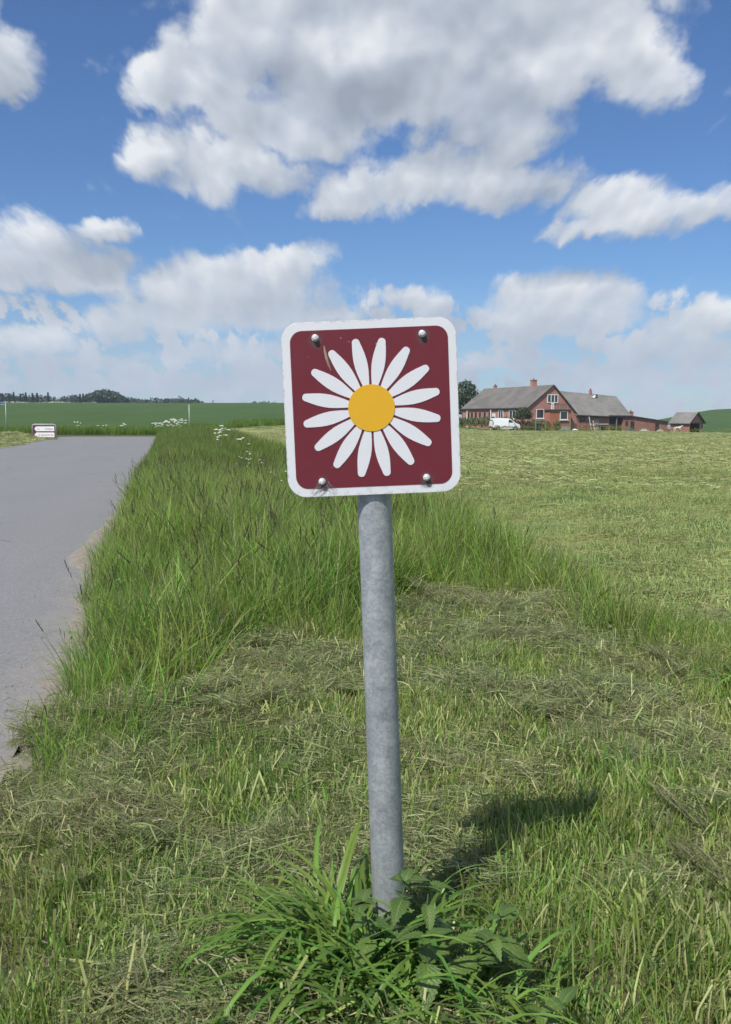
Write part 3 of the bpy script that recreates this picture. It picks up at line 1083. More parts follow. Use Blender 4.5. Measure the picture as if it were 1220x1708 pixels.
def scatter(name, pts, scl, collection, label, cat, seed=1, tilt=.06, yaw=None):
    r = np.random.default_rng(seed)
    pts = np.asarray(pts, np.float32); n = len(pts)
    me = bpy.data.meshes.new(name)
    me.vertices.add(n); me.vertices.foreach_set('co', pts.ravel())
    rot = np.zeros((n, 3), np.float32)
    rot[:, 0] = r.normal(0, tilt, n); rot[:, 1] = r.normal(0, tilt, n)
    rot[:, 2] = r.uniform(0, 6.283, n) if yaw is None else r.normal(yaw, .5, n)
    a = me.attributes.new('rot', 'FLOAT_VECTOR', 'POINT'); a.data.foreach_set('vector', rot.ravel())
    s = np.asarray(scl, np.float32)
    if s.ndim == 1:
        s = np.repeat(s[:, None], 3, 1)
    a = me.attributes.new('scl', 'FLOAT_VECTOR', 'POINT'); a.data.foreach_set('vector', s.ravel())
    a = me.attributes.new('idx', 'INT', 'POINT'); a.data.foreach_set('value', r.integers(0, 6, n).astype(np.int32))
    o = bpy.data.objects.new(name, me); C.objects.link(o)
    ng = bpy.data.node_groups.new(name, 'GeometryNodeTree')
    ng.interface.new_socket('Geometry', in_out='INPUT', socket_type='NodeSocketGeometry')
    ng.interface.new_socket('Geometry', in_out='OUTPUT', socket_type='NodeSocketGeometry')
    N = ng.nodes; Lk = ng.links
    gi = N.new('NodeGroupInput'); go = N.new('NodeGroupOutput')
    ip = N.new('GeometryNodeInstanceOnPoints')
    ci = N.new('GeometryNodeCollectionInfo'); ci.inputs['Collection'].default_value = collection
    ci.inputs['Separate Children'].default_value = True; ci.inputs['Reset Children'].default_value = True
    def na(nm, ty):
        q = N.new('GeometryNodeInputNamedAttribute'); q.data_type = ty; q.inputs['Name'].default_value = nm
        return [w for w in q.outputs if w.enabled and w.name == 'Attribute'][0]
    e2r = N.new('FunctionNodeEulerToRotation')
    Lk.new(na('rot', 'FLOAT_VECTOR'), e2r.inputs[0])
    Lk.new(gi.outputs[0], ip.inputs['Points'])
    Lk.new(ci.outputs[0], ip.inputs['Instance'])
    ip.inputs['Pick Instance'].default_value = True
    Lk.new(na('idx', 'INT'), ip.inputs['Instance Index'])
    Lk.new(e2r.outputs[0], ip.inputs['Rotation'])
    Lk.new(na('scl', 'FLOAT_VECTOR'), ip.inputs['Scale'])
    Lk.new(ip.outputs[0], go.inputs[0])
    md = o.modifiers.new('scatter', 'NODES'); md.node_group = ng
    tag(o, label, cat, kind='stuff')
    return o


def grass_right(y):
    """x of the meadow-side limit of the uncut grass"""
    return np.interp(y, [2.5, 3.84, 5.3, 7.2, 11, 16, 23.6, 47, 84], [1.62, 1.42, 1.17, .92, .36, -.55, -1.95, -6.15, -12.8])


# where the strimmer stopped: front line of the uncut grass across the verge
def mown_edge(x):
    """y beyond which the verge was left uncut, as a function of x"""
    pts = [(-1.9, 2.55), (-1.15, 2.62), (-.85, 2.70), (-.70, 2.95), (-.64, 3.6), (-.55, 4.1), (-.3, 4.3), (0, 4.6), (.30, 5.4), (.75, 5.3), (1.0, 5.0), (1.2, 4.6), (1.5, 4.4)]
    return np.interp(x, [p[0] for p in pts], [p[1] for p in pts])


def vn(x, y, wl, seed):
    return lumps(x + seed * 7.3, y - seed * 3.1, wl, .5) + .5


def uniform(r, x0, x1, y0, y1, dens):
    n = int((x1 - x0) * (y1 - y0) * dens)
    return r.uniform(x0, x1, n), r.uniform(y0, y1, n)


def make_verge():
    r = np.random.default_rng(21)
    # uncut tall grass, near part
    x, y = uniform(r, -4.2, 2.6, 1.2, 15, 105)
    s, gr = road_s(x, y), grass_right(y)
    e = mown_edge(x)
    ins = gr - x                                     # metres inside the meadow-side limit
    near_strip = (ins < .30 + .15 * vn(x, y, 1.2, 2)) & (ins > -.05) & (y > 3.2)
    roadside = (s > .10) & (s < .5) & (y > 2.4) & (x < -.7)
    ragged = .30 * (vn(x, y, .6, 3) - .5) + r.normal(0, .10, len(x))
    tall = (s > -.03 + .10 * vn(x, y, .5, 1) + .14 * (1 - sm(y, 4, 6))) & (ins > -.05) & ((y > e + ragged) | near_strip | roadside) & (r.uniform(0, 1, len(x)) < .70 + .5 * vn(x, y, .45, 9))
    strip = (near_strip & (y < e + .3))[tall]
    x, y, s, ins = x[tall], y[tall], s[tall], ins[tall]
    ed = np.clip((s + .1) / .6, .2, 1)
    front = np.maximum(np.maximum(sm(y - mown_edge(x), -.15, .9), .75 * sm(-x, .45, .7) * sm(y - mown_edge(x), -.25, .25)), strip * .75 * sm(y, 3.2, 4.4))
    side = np.clip(.62 + .16 * sm(y, 4.2, 5.2) + ins / .8, .55, 1)
    side = side + (1 - side) * .55 * sm(y, 7, 14)
    sc = (.85 + .75 * vn(x, y, 1.3, 4)) * (.50 + .50 * ed) * (.55 + .45 * front) * side * r.uniform(.65, 1.25, len(x))
    sc = np.clip(sc, .25, 1.4)
    o = scatter('tall_grass', np.stack([x, y, height(x, y) - .01], 1), np.column_stack([np.maximum(sc, .5), np.maximum(sc, .5), sc]), K_tall, 'tall uncut green grass growing on the verge between road and meadow', 'grass', 31, .16)
    # seed stalks standing above it
    k = (r.uniform(0, 1, len(x)) < .16) & (sc > .45) & (ins > .25)
    scatter('grass_seed_stalks', np.stack([x[k], y[k], height(x[k], y[k])], 1), np.clip(sc[k] * r.uniform(.7, 1.1, k.sum()), .4, 1.05), K_seed, 'thin flowering grass stalks with dark heads above the uncut verge', 'grass', 32, .2)
    # broad-leaved weeds among it
    k = r.uniform(0, 1, len(x)) < .08
    scatter('verge_weeds', np.stack([x[k], y[k], height(x[k], y[k]) + r.uniform(.0, .15, k.sum()) * sc[k]], 1), r.uniform(.5, 1.0, k.sum()), K_weed, 'small broad-leaved weeds mixed into the uncut verge grass', 'weeds', 42, .4)
    # farther uncut verge
    x, y = uniform(r, -16, 1.2, 14, 64, 26)
    s, fsd = road_s(x, y), field_s(x, y)
    m = (s > .02) & (x < grass_right(y) + .1) & (r.uniform(0, 1, len(x)) < np.clip(1.25 - y / 80, .35, 1))
    x, y = x[m], y[m]
    sc = (.60 + .6 * vn(x, y, 2.5, 5)) * (1 + y / 160) * r.uniform(.85, 1.15, len(x)) * np.clip(.5 + s[m] / 1.2, .5, 1)
    scatter('tall_grass', np.stack([x, y, height(x, y) - .02], 1), sc, K_mid, 'tall uncut grass along the far stretch of the road verge', 'grass', 33, .1)
    # bank of rough grass beyond the road bend and at the far edge of the meadow
    P = []; S = []
    for _ in range(9000):
        t = r.uniform(-80, 60)
        base = 66.0 + .02 * (t + 30) if t < -12.8 else (62 if t < -10.5 else 84 + max(0, (t + 12.6)) / .55)
        if t >= -12.8:
            base = 64.5 if t < -12.0 else (84.0 + (t + 12.6) / .55 if t < 18 else 141.5)
        yy = base + r.uniform(0, 1) ** 1.5 * 9 + .3
        P.append((t, yy)); S.append(r.uniform(.7, 1.2) * (.28 if t > 12 else 1.0))
    for _ in range(900):                      # the short side linking the two
        yy = r.uniform(60, 86)
        P.append((2.3 - .18 * yy + r.uniform(-2.2, .1), yy)); S.append(r.uniform(.7, 1.1))
    P = np.array(P); z = height(P[:, 0], P[:, 1]) - .03
    scatter('rough_grass_bank', np.column_stack([P, z]), S, K_far, 'band of rough uncut grass beyond the road bend and meadow edge', 'grass', 34, .1)
    # far-side bank of the road, mown short
    x, y = uniform(r, -40, -9, 18, 62, 7)
    s = road_s(x, y)
    m = (s < -6.2) & (y < 57 + (-x - 24) * .05) & (s > -22) & ~((x > -20.4) & (y > 55.2))
    x, y = x[m], y[m]
    scatter('roadside_lawn', np.column_stack([x, y, height(x, y)]), r.uniform(.8, 1.3, len(x)), K_ffar, 'short mown grass on the far roadside bank around the direction sign', 'grass', 35, .05)

    # ---- mown area round the post
    r = np.random.default_rng(22)
    x, y = uniform(r, -2.4, 3.2, .5, 6.2, 190)
    s, fsd, e = road_s(x, y), field_s(x, y), mown_edge(x)
    m = (s > np.where(y > 2.3, .15, -.05)) & (x < grass_right(y) + .45) & (y < e + .5) & (((x - .047) ** 2 + (y - 1.75) ** 2) > .03 ** 2)
    x, y = x[m], y[m]
    n1 = vn(x, y, .55, 6)
    stub = n1 + r.normal(0, .12, len(x)) > .22
    z = height(x, y)
    a = stub
    scatter('mown_stubble', np.column_stack([x[a], y[a], z[a] - .004]), r.uniform(.75, 1.35, a.sum()) * (.8 + .4 * n1[a]), K_stub, 'pale cut grass stubble around the sign post', 'grass', 36, .08)
    # greener regrowth tufts
    g = (vn(x, y, .8, 8) + .22 * (1 - sm(y, 2.0, 3.0)) + r.normal(0, .15, len(x)) > .60) & (r.uniform(0, 1, len(x)) < .55)
    w = (r.uniform(0, 1, len(x)) < .05) | ((vn(x, y, .5, 17) > .8) & (r.uniform(0, 1, len(x)) < .35))
    scatter('ground_weeds', np.column_stack([x[w], y[w], z[w] + .005]), r.uniform(.5, 1.2, w.sum()), K_weed, 'low clover-like weeds in the mown grass', 'weeds', 43, .25)
    scatter('regrowth_grass', np.column_stack([x[g], y[g], z[g] - .004]), r.uniform(.45, .95, g.sum()), K_short, 'short fresh green tufts regrowing through the mown stubble', 'grass', 37, .1)
    # mats of grey-green clippings
    cmask = vn(x, y, .75, 11) + .25 * (vn(x, y, .28, 12) - .5) + r.normal(0, .05, len(x))
    c = (cmask - .10 * (1 - sm(y, 1.9, 2.8)) > .55) & (r.uniform(0, 1, len(x)) < .8)
    cx, cy = x[c], y[c]
    cs = r.uniform(.7, 1.25, c.sum())
    lift = np.clip((cmask[c] - .6) * .10, 0, .04)
    scatter('grass_clippings', np.column_stack([cx, cy, z[c] + .010 + lift]), np.column_stack([cs, cs, cs * r.uniform(.7, 1.2, len(cs))]), K_clip, 'matted grey-green grass clippings lying over the mown verge', 'clippings', 38, .12)
    # heaps of clippings thrown against the uncut grass
    P = []; S = []
    for hx, hy, hr, hz in [(-.60, 4.05, .22, .16), (-.48, 3.75, .20, .10), (-.85, 3.15, .25, .08), (-.45, 3.3, .3, .09), (.35, 5.1, .3, .12), (.85, 4.9, .3, .10), (.35, 4.3, .45, .06),
                           (1.05, 3.6, .35, .07), (1.2, 3.9, .3, .08), (.9, 2.9, .3, .05), (-.3, 3.7, .3, .06), (-.75, 2.6, .3, .05), (-.65, 2.3, .25, .05), (.75, 3.3, .3, .05), (-.2, 2.15, .15, .04), (.95, 2.3, .25, .05), (.75, 1.95, .2, .04)]:
        for _ in range(int(120 * hr)):
            q = math.sqrt(r.uniform()); an = r.uniform(0, 6.28)
            X, Y = hx + hr * q * math.cos(an), hy + hr * q * math.sin(an)
            P.append((X, Y, float(height(X, Y)) + hz * (1 - q * q) * r.uniform(.4, 1.0))); S.append(r.uniform(.6, 1.05))
    scatter('clipping_heaps', P, S, K_clip, 'raised heaps of cut grass thrown up beside the uncut edge', 'clippings', 39, .35)
    # loose grit along the edge of the asphalt
    yy = 2.2 + 16 * r.uniform(0, 1, 1500) ** 1.6
    sd = r.normal(-.02, .13, 1500)
    scatter('road_grit', np.column_stack([-.5 - .2 * yy + sd, yy, np.full(1500, ROADZ + .006) + np.clip(sd, 0, 1) * .03]), r.uniform(.15, .6, 1500), K_peb, 'loose grit and small stones along the sandy edge of the road', 'grit', 44, .3)
    # ---- meadow
    r = np.random.default_rng(23)
    x, y = uniform(r, -2.5, 13, 1.5, 22, 34)
    fsd = field_s(x, y)
    m = (fsd > -.15) & (x < .55 * y + 2.2) & (r.uniform(0, 1, len(x)) < np.clip(1.5 - y / 16, .25, 1))
    x, y = x[m], y[m]
    n1 = vn(x, y, 1.4, 14)
    sc = r.uniform(.7, 1.3, len(x)) * (.75 + .45 * n1)
    scatter('meadow_clippings', np.column_stack([x, y, fieldz(x, y)]), sc, K_fclip, 'pale cut hay strewn over the near part of the meadow', 'clippings', 40, .06, yaw=0.0)
    x, y = uniform(r, -14, 75, 14, 142, 1.7)
    m = (x > field_left(y) + .6) & (x < .5 * y + 6) & (r.uniform(0, 1, len(x)) < np.clip(1.6 - y / 70, .22, 1))
    x, y = x[m], y[m]
    scatter('meadow_clippings', np.column_stack([x, y, fieldz(x, y)]), r.uniform(.6, 1.3, len(x)), K_ffar, 'pale cut hay strewn over the far part of the meadow', 'clippings', 41, .03, yaw=0.0)


make_verge()

# ================================================================== the route sign
def rrect(w, h, rad, n=8):
    pts = []
    for cx, cz, a0 in ((w / 2 - rad, h / 2 - rad, 0), (-w / 2 + rad, h / 2 - rad, 90), (-w / 2 + rad, -h / 2 + rad, 180), (w / 2 - rad, -h / 2 + rad, 270)):
        for i in range(n + 1):
            a = R(a0 + 90 * i / n)
            pts.append((cx + rad * math.cos(a), cz + rad * math.sin(a)))
    return pts


def make_sign():
    root = empty('route_sign', (.047, 1.75, 0))
    root.rotation_euler = (0, R(-2.06), 0)
    tag(root, 'maroon square sign with white daisy on a leaning galvanised post', 'sign')
    # post
    pb = MB()
    zz = [-.15, .05, .3, .6, .9, 1.06]
    pb.tube([(0, 0, z) for z in zz], .030, 40)
    post = pb.build('post', M['steel'], root, smooth=False)
    for p in post.data.polygons:
        p.use_smooth = len(p.vertices) == 4
    cap = MB().tube([(0, 0, 1.06), (0, 0, 1.068), (0, 0, 1.073)], [.0315, .0315, .027], 32).build('post_cap', M['rubber'], root)
    zc, yp = 1.021, -.0365
    plate = MB().prism(rrect(.300, .300, .033), -.0015, .0015).build('sign_plate', M['white_film'], root, bevel=.0006)
    plate.location = (0, yp, zc)
    plate.rotation_euler = (0, R(-.25), 0)
    face = MB().prism(rrect(.2705, .2705, .021), -.0022, -.0010).build('maroon_face', M['maroon_film'], plate)
    # daisy: sixteen petals and a centre
    prof = [(.038, .0052), (.0405, .0058), (.046, .0071), (.054, .0087), (.063, .0102), (.072, .0112), (.082, .0113), (.092, .0105), (.102, .0090), (.111, .0072), (.1155, .0064), (.1185, .0048), (.1198, .0028), (.1203, 0)]
    poly = [(w, r_) for r_, w in prof] + [(-w, r_) for r_, w in prof[:-1][::-1]]
    b0 = MB().prism(poly, -.0032, -.0020)
    first = None
    for k in range(16):
        if first is None:
            o = b0.build('petal', M['petal_film'], plate); first = o
        else:
            o = first.copy(); C.objects.link(o); o.parent = plate
        o.rotation_euler = (0, R(11.25 + 22.5 * k + random.uniform(-.4, .4)), 0)
    cpoly = [(.0402 * math.cos(2 * math.pi * i / 64), .0402 * math.sin(2 * math.pi * i / 64)) for i in range(64)]
    MB().prism(cpoly, -.0044, -.0030).build('flower_centre', M['yellow_film'], plate)
    # bolts: washer, hexagon head
    for i, (bx, bz) in enumerate(BOLTS):
        bb = MB()
        bb.tube([(0, 0, 0), (0, -.0012, 0)], .0068, 20)
        hexa = [(.0056 * math.cos(R(60 * k + 14 * i)), .0056 * math.sin(R(60 * k + 14 * i))) for k in range(6)]
        bb.prism(hexa, -.0085, -.0012)
        bb.tube([(0, -.0085, 0), (0, -.0098, 0)], [.0048, .0034], 12)
        bo = bb.build('bolt', M['zinc'], plate, bevel=.0005)
        bo.location = (bx, -.0022, bz); bo.scale = (.9, .9, .9)
    # rails and clamps behind
    for z in (-.1225, .1225):
        MB().box((0, .007, z), (.235, .010, .028)).build('rail', M['alu'], plate, bevel=.001)
    for z in (-.1225, .1225):
        if z > 0:
            continue
        cb = MB()
        ring = [(.0325 * math.cos(t), .0325 * math.sin(t)) for t in np.linspace(R(-30), R(210), 18)]
        vs = []
        for xx, yy in ring:
            for rr in (1.0, 1.08):
                for dz in (-.012, .012):
                    vs.append((xx * rr, yy * rr, zc + z + dz))
        fs = []
        for i in range(len(ring) - 1):
            o = i * 4; p = o + 4
            fs += [(o, p, p + 1, o + 1), (o + 2, o + 3, p + 3, p + 2), (o, o + 2, p + 2, p), (o + 1, p + 1, p + 3, o + 3)]
        cb.add(vs, fs)
        cb.build('clamp', M['zinc'], root)
    # dried smear of grass stuck to the face
    sm_ = MB()
    pts = [(-.0765, .1085), (-.0755, .098), (-.0735, .087), (-.0705, .076), (-.0665, .066)]
    ws = [.0012, .0019, .0022, .0019, .0008]
    vs = []
    for (x, z), w in zip(pts, ws):
        vs += [(x - w, -.0029, z), (x + w, -.0029, z), (x, -.0044, z)]
    fs = []
    for i in range(len(pts) - 1):
        o = i * 3
        fs += [(o, o + 3, o + 5, o + 2), (o + 2, o + 5, o + 4, o + 1), (o + 1, o + 4, o + 3, o)]
    sm_.add(vs, fs)
    so = sm_.build('dried_grass_smear', M['straw'], plate)
    so['label'] = 'dried grey-brown grass shred stuck beside the upper left bolt'
    # dusty spider threads at the lower left bolt
    rr = random.Random(4)
    for k in range(9):
        x0, z0 = -.0905 + rr.uniform(-.005, .012), -.125 + rr.uniform(-.006, .004)
        pts = []
        x1, z1 = x0 + rr.uniform(-.03, .022), -.150 + rr.uniform(0, .012)
        cx, cz = (x0 + x1) / 2 + rr.uniform(-.01, .01), (z0 + z1) / 2 + rr.uniform(-.004, .004)
        for t in np.linspace(0, 1, 6):
            pts.append(((1 - t) ** 2 * x0 + 2 * t * (1 - t) * cx + t * t * x1, -.0045 - .002 * math.sin(3.1 * t), (1 - t) ** 2 * z0 + 2 * t * (1 - t) * cz + t * t * z1))
        MB().tube(pts, .00032, 4).build('spider_thread', M['thread'], plate)
    return root


make_sign()

# ================================================================== plants at the post
def leaf_mesh(name, L, W, fold, droop, teeth, r, mat):
    n = teeth
    vs = [(0, 0, 0)]; cols = [(0, 0, 0)]
    rows = []
    for i in range(n + 1):
        t = i / n
        for tooth in ((0, 1) if i < n else (0,)):
            tt = (i + tooth * .62) / n
            if tt > 1: continue
            w = W * .5 * (math.sin(math.pi * min(1, tt ** .62 * .98 + .02)) ** .85)
            w *= (1.0 if tooth else .76)
            if i == n: w = .0004
            rows.append((tt, w))
    V = []; K = []; F = []
    for (t, w) in rows:
        y = L * t
        z = -droop * L * t * t
        for q, uu in ((-1, 1.0), (-.5, .5), (0, 0), (.5, .5), (1, 1.0)):
            V.append((q * w * math.cos(fold * abs(q)), y * (1 - .18 * droop * t), z + abs(q) * w * math.sin(fold) + .0012 * math.sin(t * 40 + q)))
            K.append((uu, t, 0))
    for i in range(len(rows) - 1):
        for j in range(4):
            a = i * 5 + j
            F.append((a, a + 1, a + 6, a + 5))
    me = np_mesh(name, np.array(V), np.array(F), np.array(K))
    me.materials.append(mat)
    me.shade_smooth()
    return me


def make_nettles():
    r = random.Random(12)
    leaves = [leaf_mesh('leaf', 1.0, r.uniform(.56, .68), r.uniform(.15, .4), r.uniform(.15, .55), 10, r, M['nettle']) for _ in range(6)]
    spots = [((.095, 1.60), .235, .10, 'stinging nettle with a tall stem right beside the sign post foot', .30),
             ((.025, 1.56), .21, -.3, 'stinging nettle drooping its leaves in front of the sign post', 1.2),
             ((.150, 1.53), .17, .5, 'broad-leaved stinging nettle just right of the post foot', 2.1),
             ((.225, 1.48), .105, .8, 'low stinging nettle farthest right at the bottom of the picture', .7),
             ((.055, 1.62), .24, .1, 'stinging nettle overlapping the front of the post foot', 2.6),
             ((.185, 1.57), .19, .4, 'second stinging nettle to the right behind the broad-leaved one', 1.0),
             ((.105, 1.50), .19, -.1, 'stinging nettle in the middle of the patch before the post', 0.1),
             ((.125, 1.45), .09, .3, 'smallest stinging nettle close to the bottom edge of the picture', 1.7)]
    for (x, y), h, lean, lab, ph in spots:
        e = empty('nettle_plant', (x, y, float(height(x, y)) - .01))
        tag(e, lab, 'nettle', 'nettles at the foot of the post')
        nodes = 6 if h > .2 else 4
        pts = []
        for i in range(7):
            t = i / 6
            pts.append((lean * .10 * t * t, -.03 * t * t * math.sin(ph * 3), h * t))
        MB().tube(pts, [.0026 * (1 - .5 * i / 6) for i in range(7)], 6).build('stem', M['stem'], e, smooth=True)
        for i in range(nodes):
            t = .30 + .70 * i / (nodes - 1)
            p = (lean * .10 * t * t, -.03 * t * t * math.sin(ph * 3), h * t)
            size = (.072 if t < .85 else .05) * r.uniform(.85, 1.15) * (1.0 if h > .12 else .9)
            for sd in (0, 1):
                o = link('leaf', r.choice(leaves), None, e)
                o.location = p
                yaw = ph + i * math.pi / 2 + sd * math.pi + r.uniform(-.35, .35)
                pit = r.uniform(-.55, .25) if t < .9 else r.uniform(0, .6)
                o.rotation_euler = Euler((pit, r.uniform(-.3, .3), yaw), 'XYZ')
                o.scale = (size, size, size)
        if h > .12:
            for _ in range(3):
                o = link('leaf', r.choice(leaves), None, e)
                o.location = pts[-1]
                o.rotation_euler = (r.uniform(.3, .9), 0, r.uniform(0, 6.28)); q = r.uniform(.022, .034)
                o.scale = (q, q, q)


def blade_mesh(name, r, L, w, arch, segs=9):
    """one broad arching grass leaf, keeled along its middle"""
    V = []; K = []; F = []
    g = r.uniform(0, 1)
    base = np.array([.20, .325, .065]) * (1 - g) + np.array([.080, .180, .034]) * g
    x = z = 0.0
    ang = R(86)
    for i in range(segs + 1):
        t = i / segs
        ww = w * .5 * (1 - t) ** .6 * (.55 + .9 * min(t * 2.2, 1)) + .0003
        for q in (-1, 0, 1):
            V.append((x + .0 * q, q * ww, z + abs(q) * ww * .35))
            K.append(tuple(base * (1.12 if q == 0 else .96)))
        ang -= arch / segs * (.4 + 1.2 * t)
        x += math.cos(ang) * L / segs; z += math.sin(ang) * L / segs
    for i in range(segs):
        for j in range(2):
            a = i * 3 + j
            F.append((a, a + 1, a + 4, a + 3))
    me = np_mesh(name, np.array(V), np.array(F), np.array(K))
    me.materials.append(M['grass']); me.shade_smooth()
    return me


def make_tussock(x, y, n, rad, Llo, Lhi, wid, label, seed, bias=None, bs=1.0):
    r = random.Random(seed)
    e = empty('grass_tussock', (x, y, float(height(x, y)) - .005))
    tag(e, label, 'grass', 'coarse grass tussocks at the post')
    var = [blade_mesh('blade', r, 1.0, wid / ((Llo + Lhi) / 2) * r.uniform(.75, 1.2), r.uniform(R(80), R(190))) for _ in range(14)]
    for i in range(n):
        o = link('blade', r.choice(var), None, e)
        q = rad * math.sqrt(r.random()); an = r.uniform(0, 6.28)
        o.location = (q * math.cos(an), q * math.sin(an), 0)
        yaw = r.uniform(0, 6.28) if bias is None else r.gauss(bias, bs)
        o.rotation_euler = Euler((r.uniform(-.25, .25), r.uniform(-.05, .45), yaw), 'XYZ')
        L = r.uniform(Llo, Lhi)
        o.scale = (L, L, L)


def make_dock(x, y, n, L, label, seed):
    r = random.Random(seed)
    e = empty('dock_plant', (x, y, float(height(x, y))))
    tag(e, label, 'weed', 'broad-leaved weeds in the mown grass')
    for i in range(n):
        me = leaf_mesh('leaf', L * r.uniform(.7, 1.1), L * .42, .18, r.uniform(.1, .6), 6, r, M['dock'])
        o = link('leaf', me, None, e)
        o.rotation_euler = Euler((r.uniform(.2, 1.0), r.uniform(-.3, .3), i * 6.28 / n + r.uniform(-.4, .4)), 'XYZ')


make_nettles()
make_tussock(-.055, 1.655, 300, .10, .18, .38, .0070, 'lush tussock of broad arching grass just left of the post foot', 5, bias=math.pi, bs=1.7)
make_tussock(-.02, 1.52, 300, .12, .15, .30, .0070, 'lower lush grass tussock in front of the post at the bottom edge', 6, bias=math.pi * 1.1, bs=1.4)
make_tussock(.09, 1.52, 300, .13, .14, .29, .0068, 'dense grass tuft among the nettles at the bottom edge', 16)
make_tussock(.16, 1.86, 46, .07, .12, .22, .0065, 'upright grass tuft behind the post in the shadow of the sign', 7)
make_tussock(.30, 1.62, 40, .09, .08, .16, .0055, 'sparse upright grass tuft right of the nettles', 8)
make_tussock(1.36, 3.45, 36, .10, .18, .34, .012, 'wide-leaved grass clump at the right edge of the picture', 9)
make_dock(-.63, 2.02, 5, .11, 'pale broad-leaved dock in the mown grass at the left', 12)
make_dock(-.42, 1.72, 4, .09, 'small broad-leaved dock low in the grass left of the tussock', 13)
make_dock(-.66, 1.58, 3, .08, 'broad-leaved weed in the lower left corner of the picture', 14)
make_dock(.52, 1.78, 4, .055, 'small flat-leaved weed in the clippings right of the nettles', 15)


def umbel(mb, c, rad, r, dots=26, ds=.008):
    for _ in range(dots):
        q = rad * math.sqrt(r.random()); an = r.uniform(0, 6.28)
        p = Vector((c[0] + q * math.cos(an), c[1] + q * math.sin(an), c[2] + .3 * rad * (1 - (q / rad) ** 2) + r.uniform(-.1, .1) * rad))
        s = ds * r.uniform(.6, 1.3)
        mb.add([p + Vector((s, 0, 0)), p + Vector((0, s, 0)), p + Vector((-s, 0, 0)), p + Vector((0, -s, 0)), p + Vector((0, 0, s)), p + Vector((0, 0, -s))],
               [(0, 1, 4), (1, 2, 4), (2, 3, 4), (3, 0, 4), (1, 0, 5), (2, 1, 5), (3, 2, 5), (0, 3, 5)])


def cow_parsley(x, y, h, n, spread, label, seed, rad=.05, ds=.010):
    r = random.Random(seed)
    e = empty('cow_parsley', (x, y, float(height(x, y)) - .02))
    tag(e, label, 'wildflower', 'white umbelled wildflowers on the verges')
    for i in range(n):
        an = r.uniform(0, 6.28); q = spread * r.random()
        top = (q * math.cos(an), q * math.sin(an), h * r.uniform(.45, 1.08))
        MB().tube([(0, 0, 0), (top[0] * .35, top[1] * .35, top[2] * .55), top], [.006, .004, .0025], 5).build('stem', M['stem'], e)
        u = MB(); umbel(u, top, rad * r.uniform(.7, 1.3), r, 26, ds)
        u.build('flower_head', M['flower'], e)


cow_parsley(-15.0, 78, 1.0, 46, 1.0, 'largest bushy white cow parsley beside the thin grey roadside post', 1, .08, .03)
cow_parsley(-16.1, 77, .72, 24, .7, 'white cow parsley just left of the largest one across the bend', 2, .075, .028)
cow_parsley(-17.8, 73, .68, 8, .3, 'single white cow parsley halfway along the bend verge', 3, .07, .026)
cow_parsley(-19.4, 73, .6, 10, .6, 'loose white cow parsley left along the bend verge', 4, .06, .024)
cow_parsley(-21.4, 74, .9, 12, .4, 'pale feathery cow parsley leftmost along the bend verge', 5, .05, .022)
cow_parsley(-4.35, 29.5, .72, 7, .28, 'white cow parsley heads in the verge grass left of the sign', 6, .045, .013)
cow_parsley(-5.3, 36, .62, 6, .35, 'white cow parsley deeper in the verge beyond the nearer heads', 7, .06, .018)
cow_parsley(-3.1, 25.0, .55, 4, .2, 'low white cow parsley close to the meadow edge of the verge', 8, .05, .014)
cow_parsley(-7.4, 52, .8, 5, .3, 'small white cow parsley near the road side of the far verge', 9, .055, .016)
cow_parsley(-5.8, 41, .8, 5, .3, 'white cow parsley high on the verge below the distant crop', 10, .06, .018)
for i, (x, y, h) in enumerate([(-1.55, 14.0, .46), (-1.85, 15.4, .48), (-1.30, 12.6, .43), (-2.15, 17.2, .46), (-1.05, 11.6, .42)]):
    cow_parsley(x, y, h, 5, .16, ['tiny white wildflowers in the verge grass just left of the sign plate', 'tiny white wildflowers a step farther up the verge from the sign plate', 'tiny white wildflowers nearest the lower left corner of the plate',
                                  'tiny white wildflowers farthest up the verge of that small patch', 'tiny white wildflowers partly behind the sign plate edge'][i], 20 + i, .011, .006)

# ================================================================== trees and hedges
def crown_mesh(name, lobes, n, size, r, flat=.0):
    """leaf-sized faces through a set of ellipsoid lobes (cx, cy, cz, rx, ry, rz)"""
    lob = np.array(lobes, float)
    wts = np.prod(lob[:, 3:], 1) ** .75; wts /= wts.sum()
    k = r.choice(len(lob), n, p=wts)
    d = r.normal(0, 1, (n, 3)); d /= np.linalg.norm(d, axis=1, keepdims=True)
    rad = r.uniform(.35, 1.0, n) ** .45
    rad *= 1 + .18 * np.sin(d[:, 0] * 7 + k) * np.cos(d[:, 2] * 6 + 2 * k)
    c = lob[k, :3] + d * lob[k, 3:] * rad[:, None]
    t1 = r.normal(0, 1, (n, 3)); t1 /= np.linalg.norm(t1, axis=1, keepdims=True)
    t2 = np.cross(t1, d + r.normal(0, .5, (n, 3))); t2 /= np.linalg.norm(t2, axis=1, keepdims=True) + 1e-6
    s = size * r.uniform(.5, 1.3, (n, 1))
    V = np.stack([c - t1 * s, c + t2 * s * .6, c + t1 * s, c - t2 * s * .6], 1).reshape(-1, 3)
    F = np.arange(n * 4).reshape(n, 4)
    K = np.repeat(np.clip(r.normal(.5, .25, (n, 1)), 0, 1) * np.ones((1, 3)), 4, 0)
    return np_mesh(name, V, F, K)


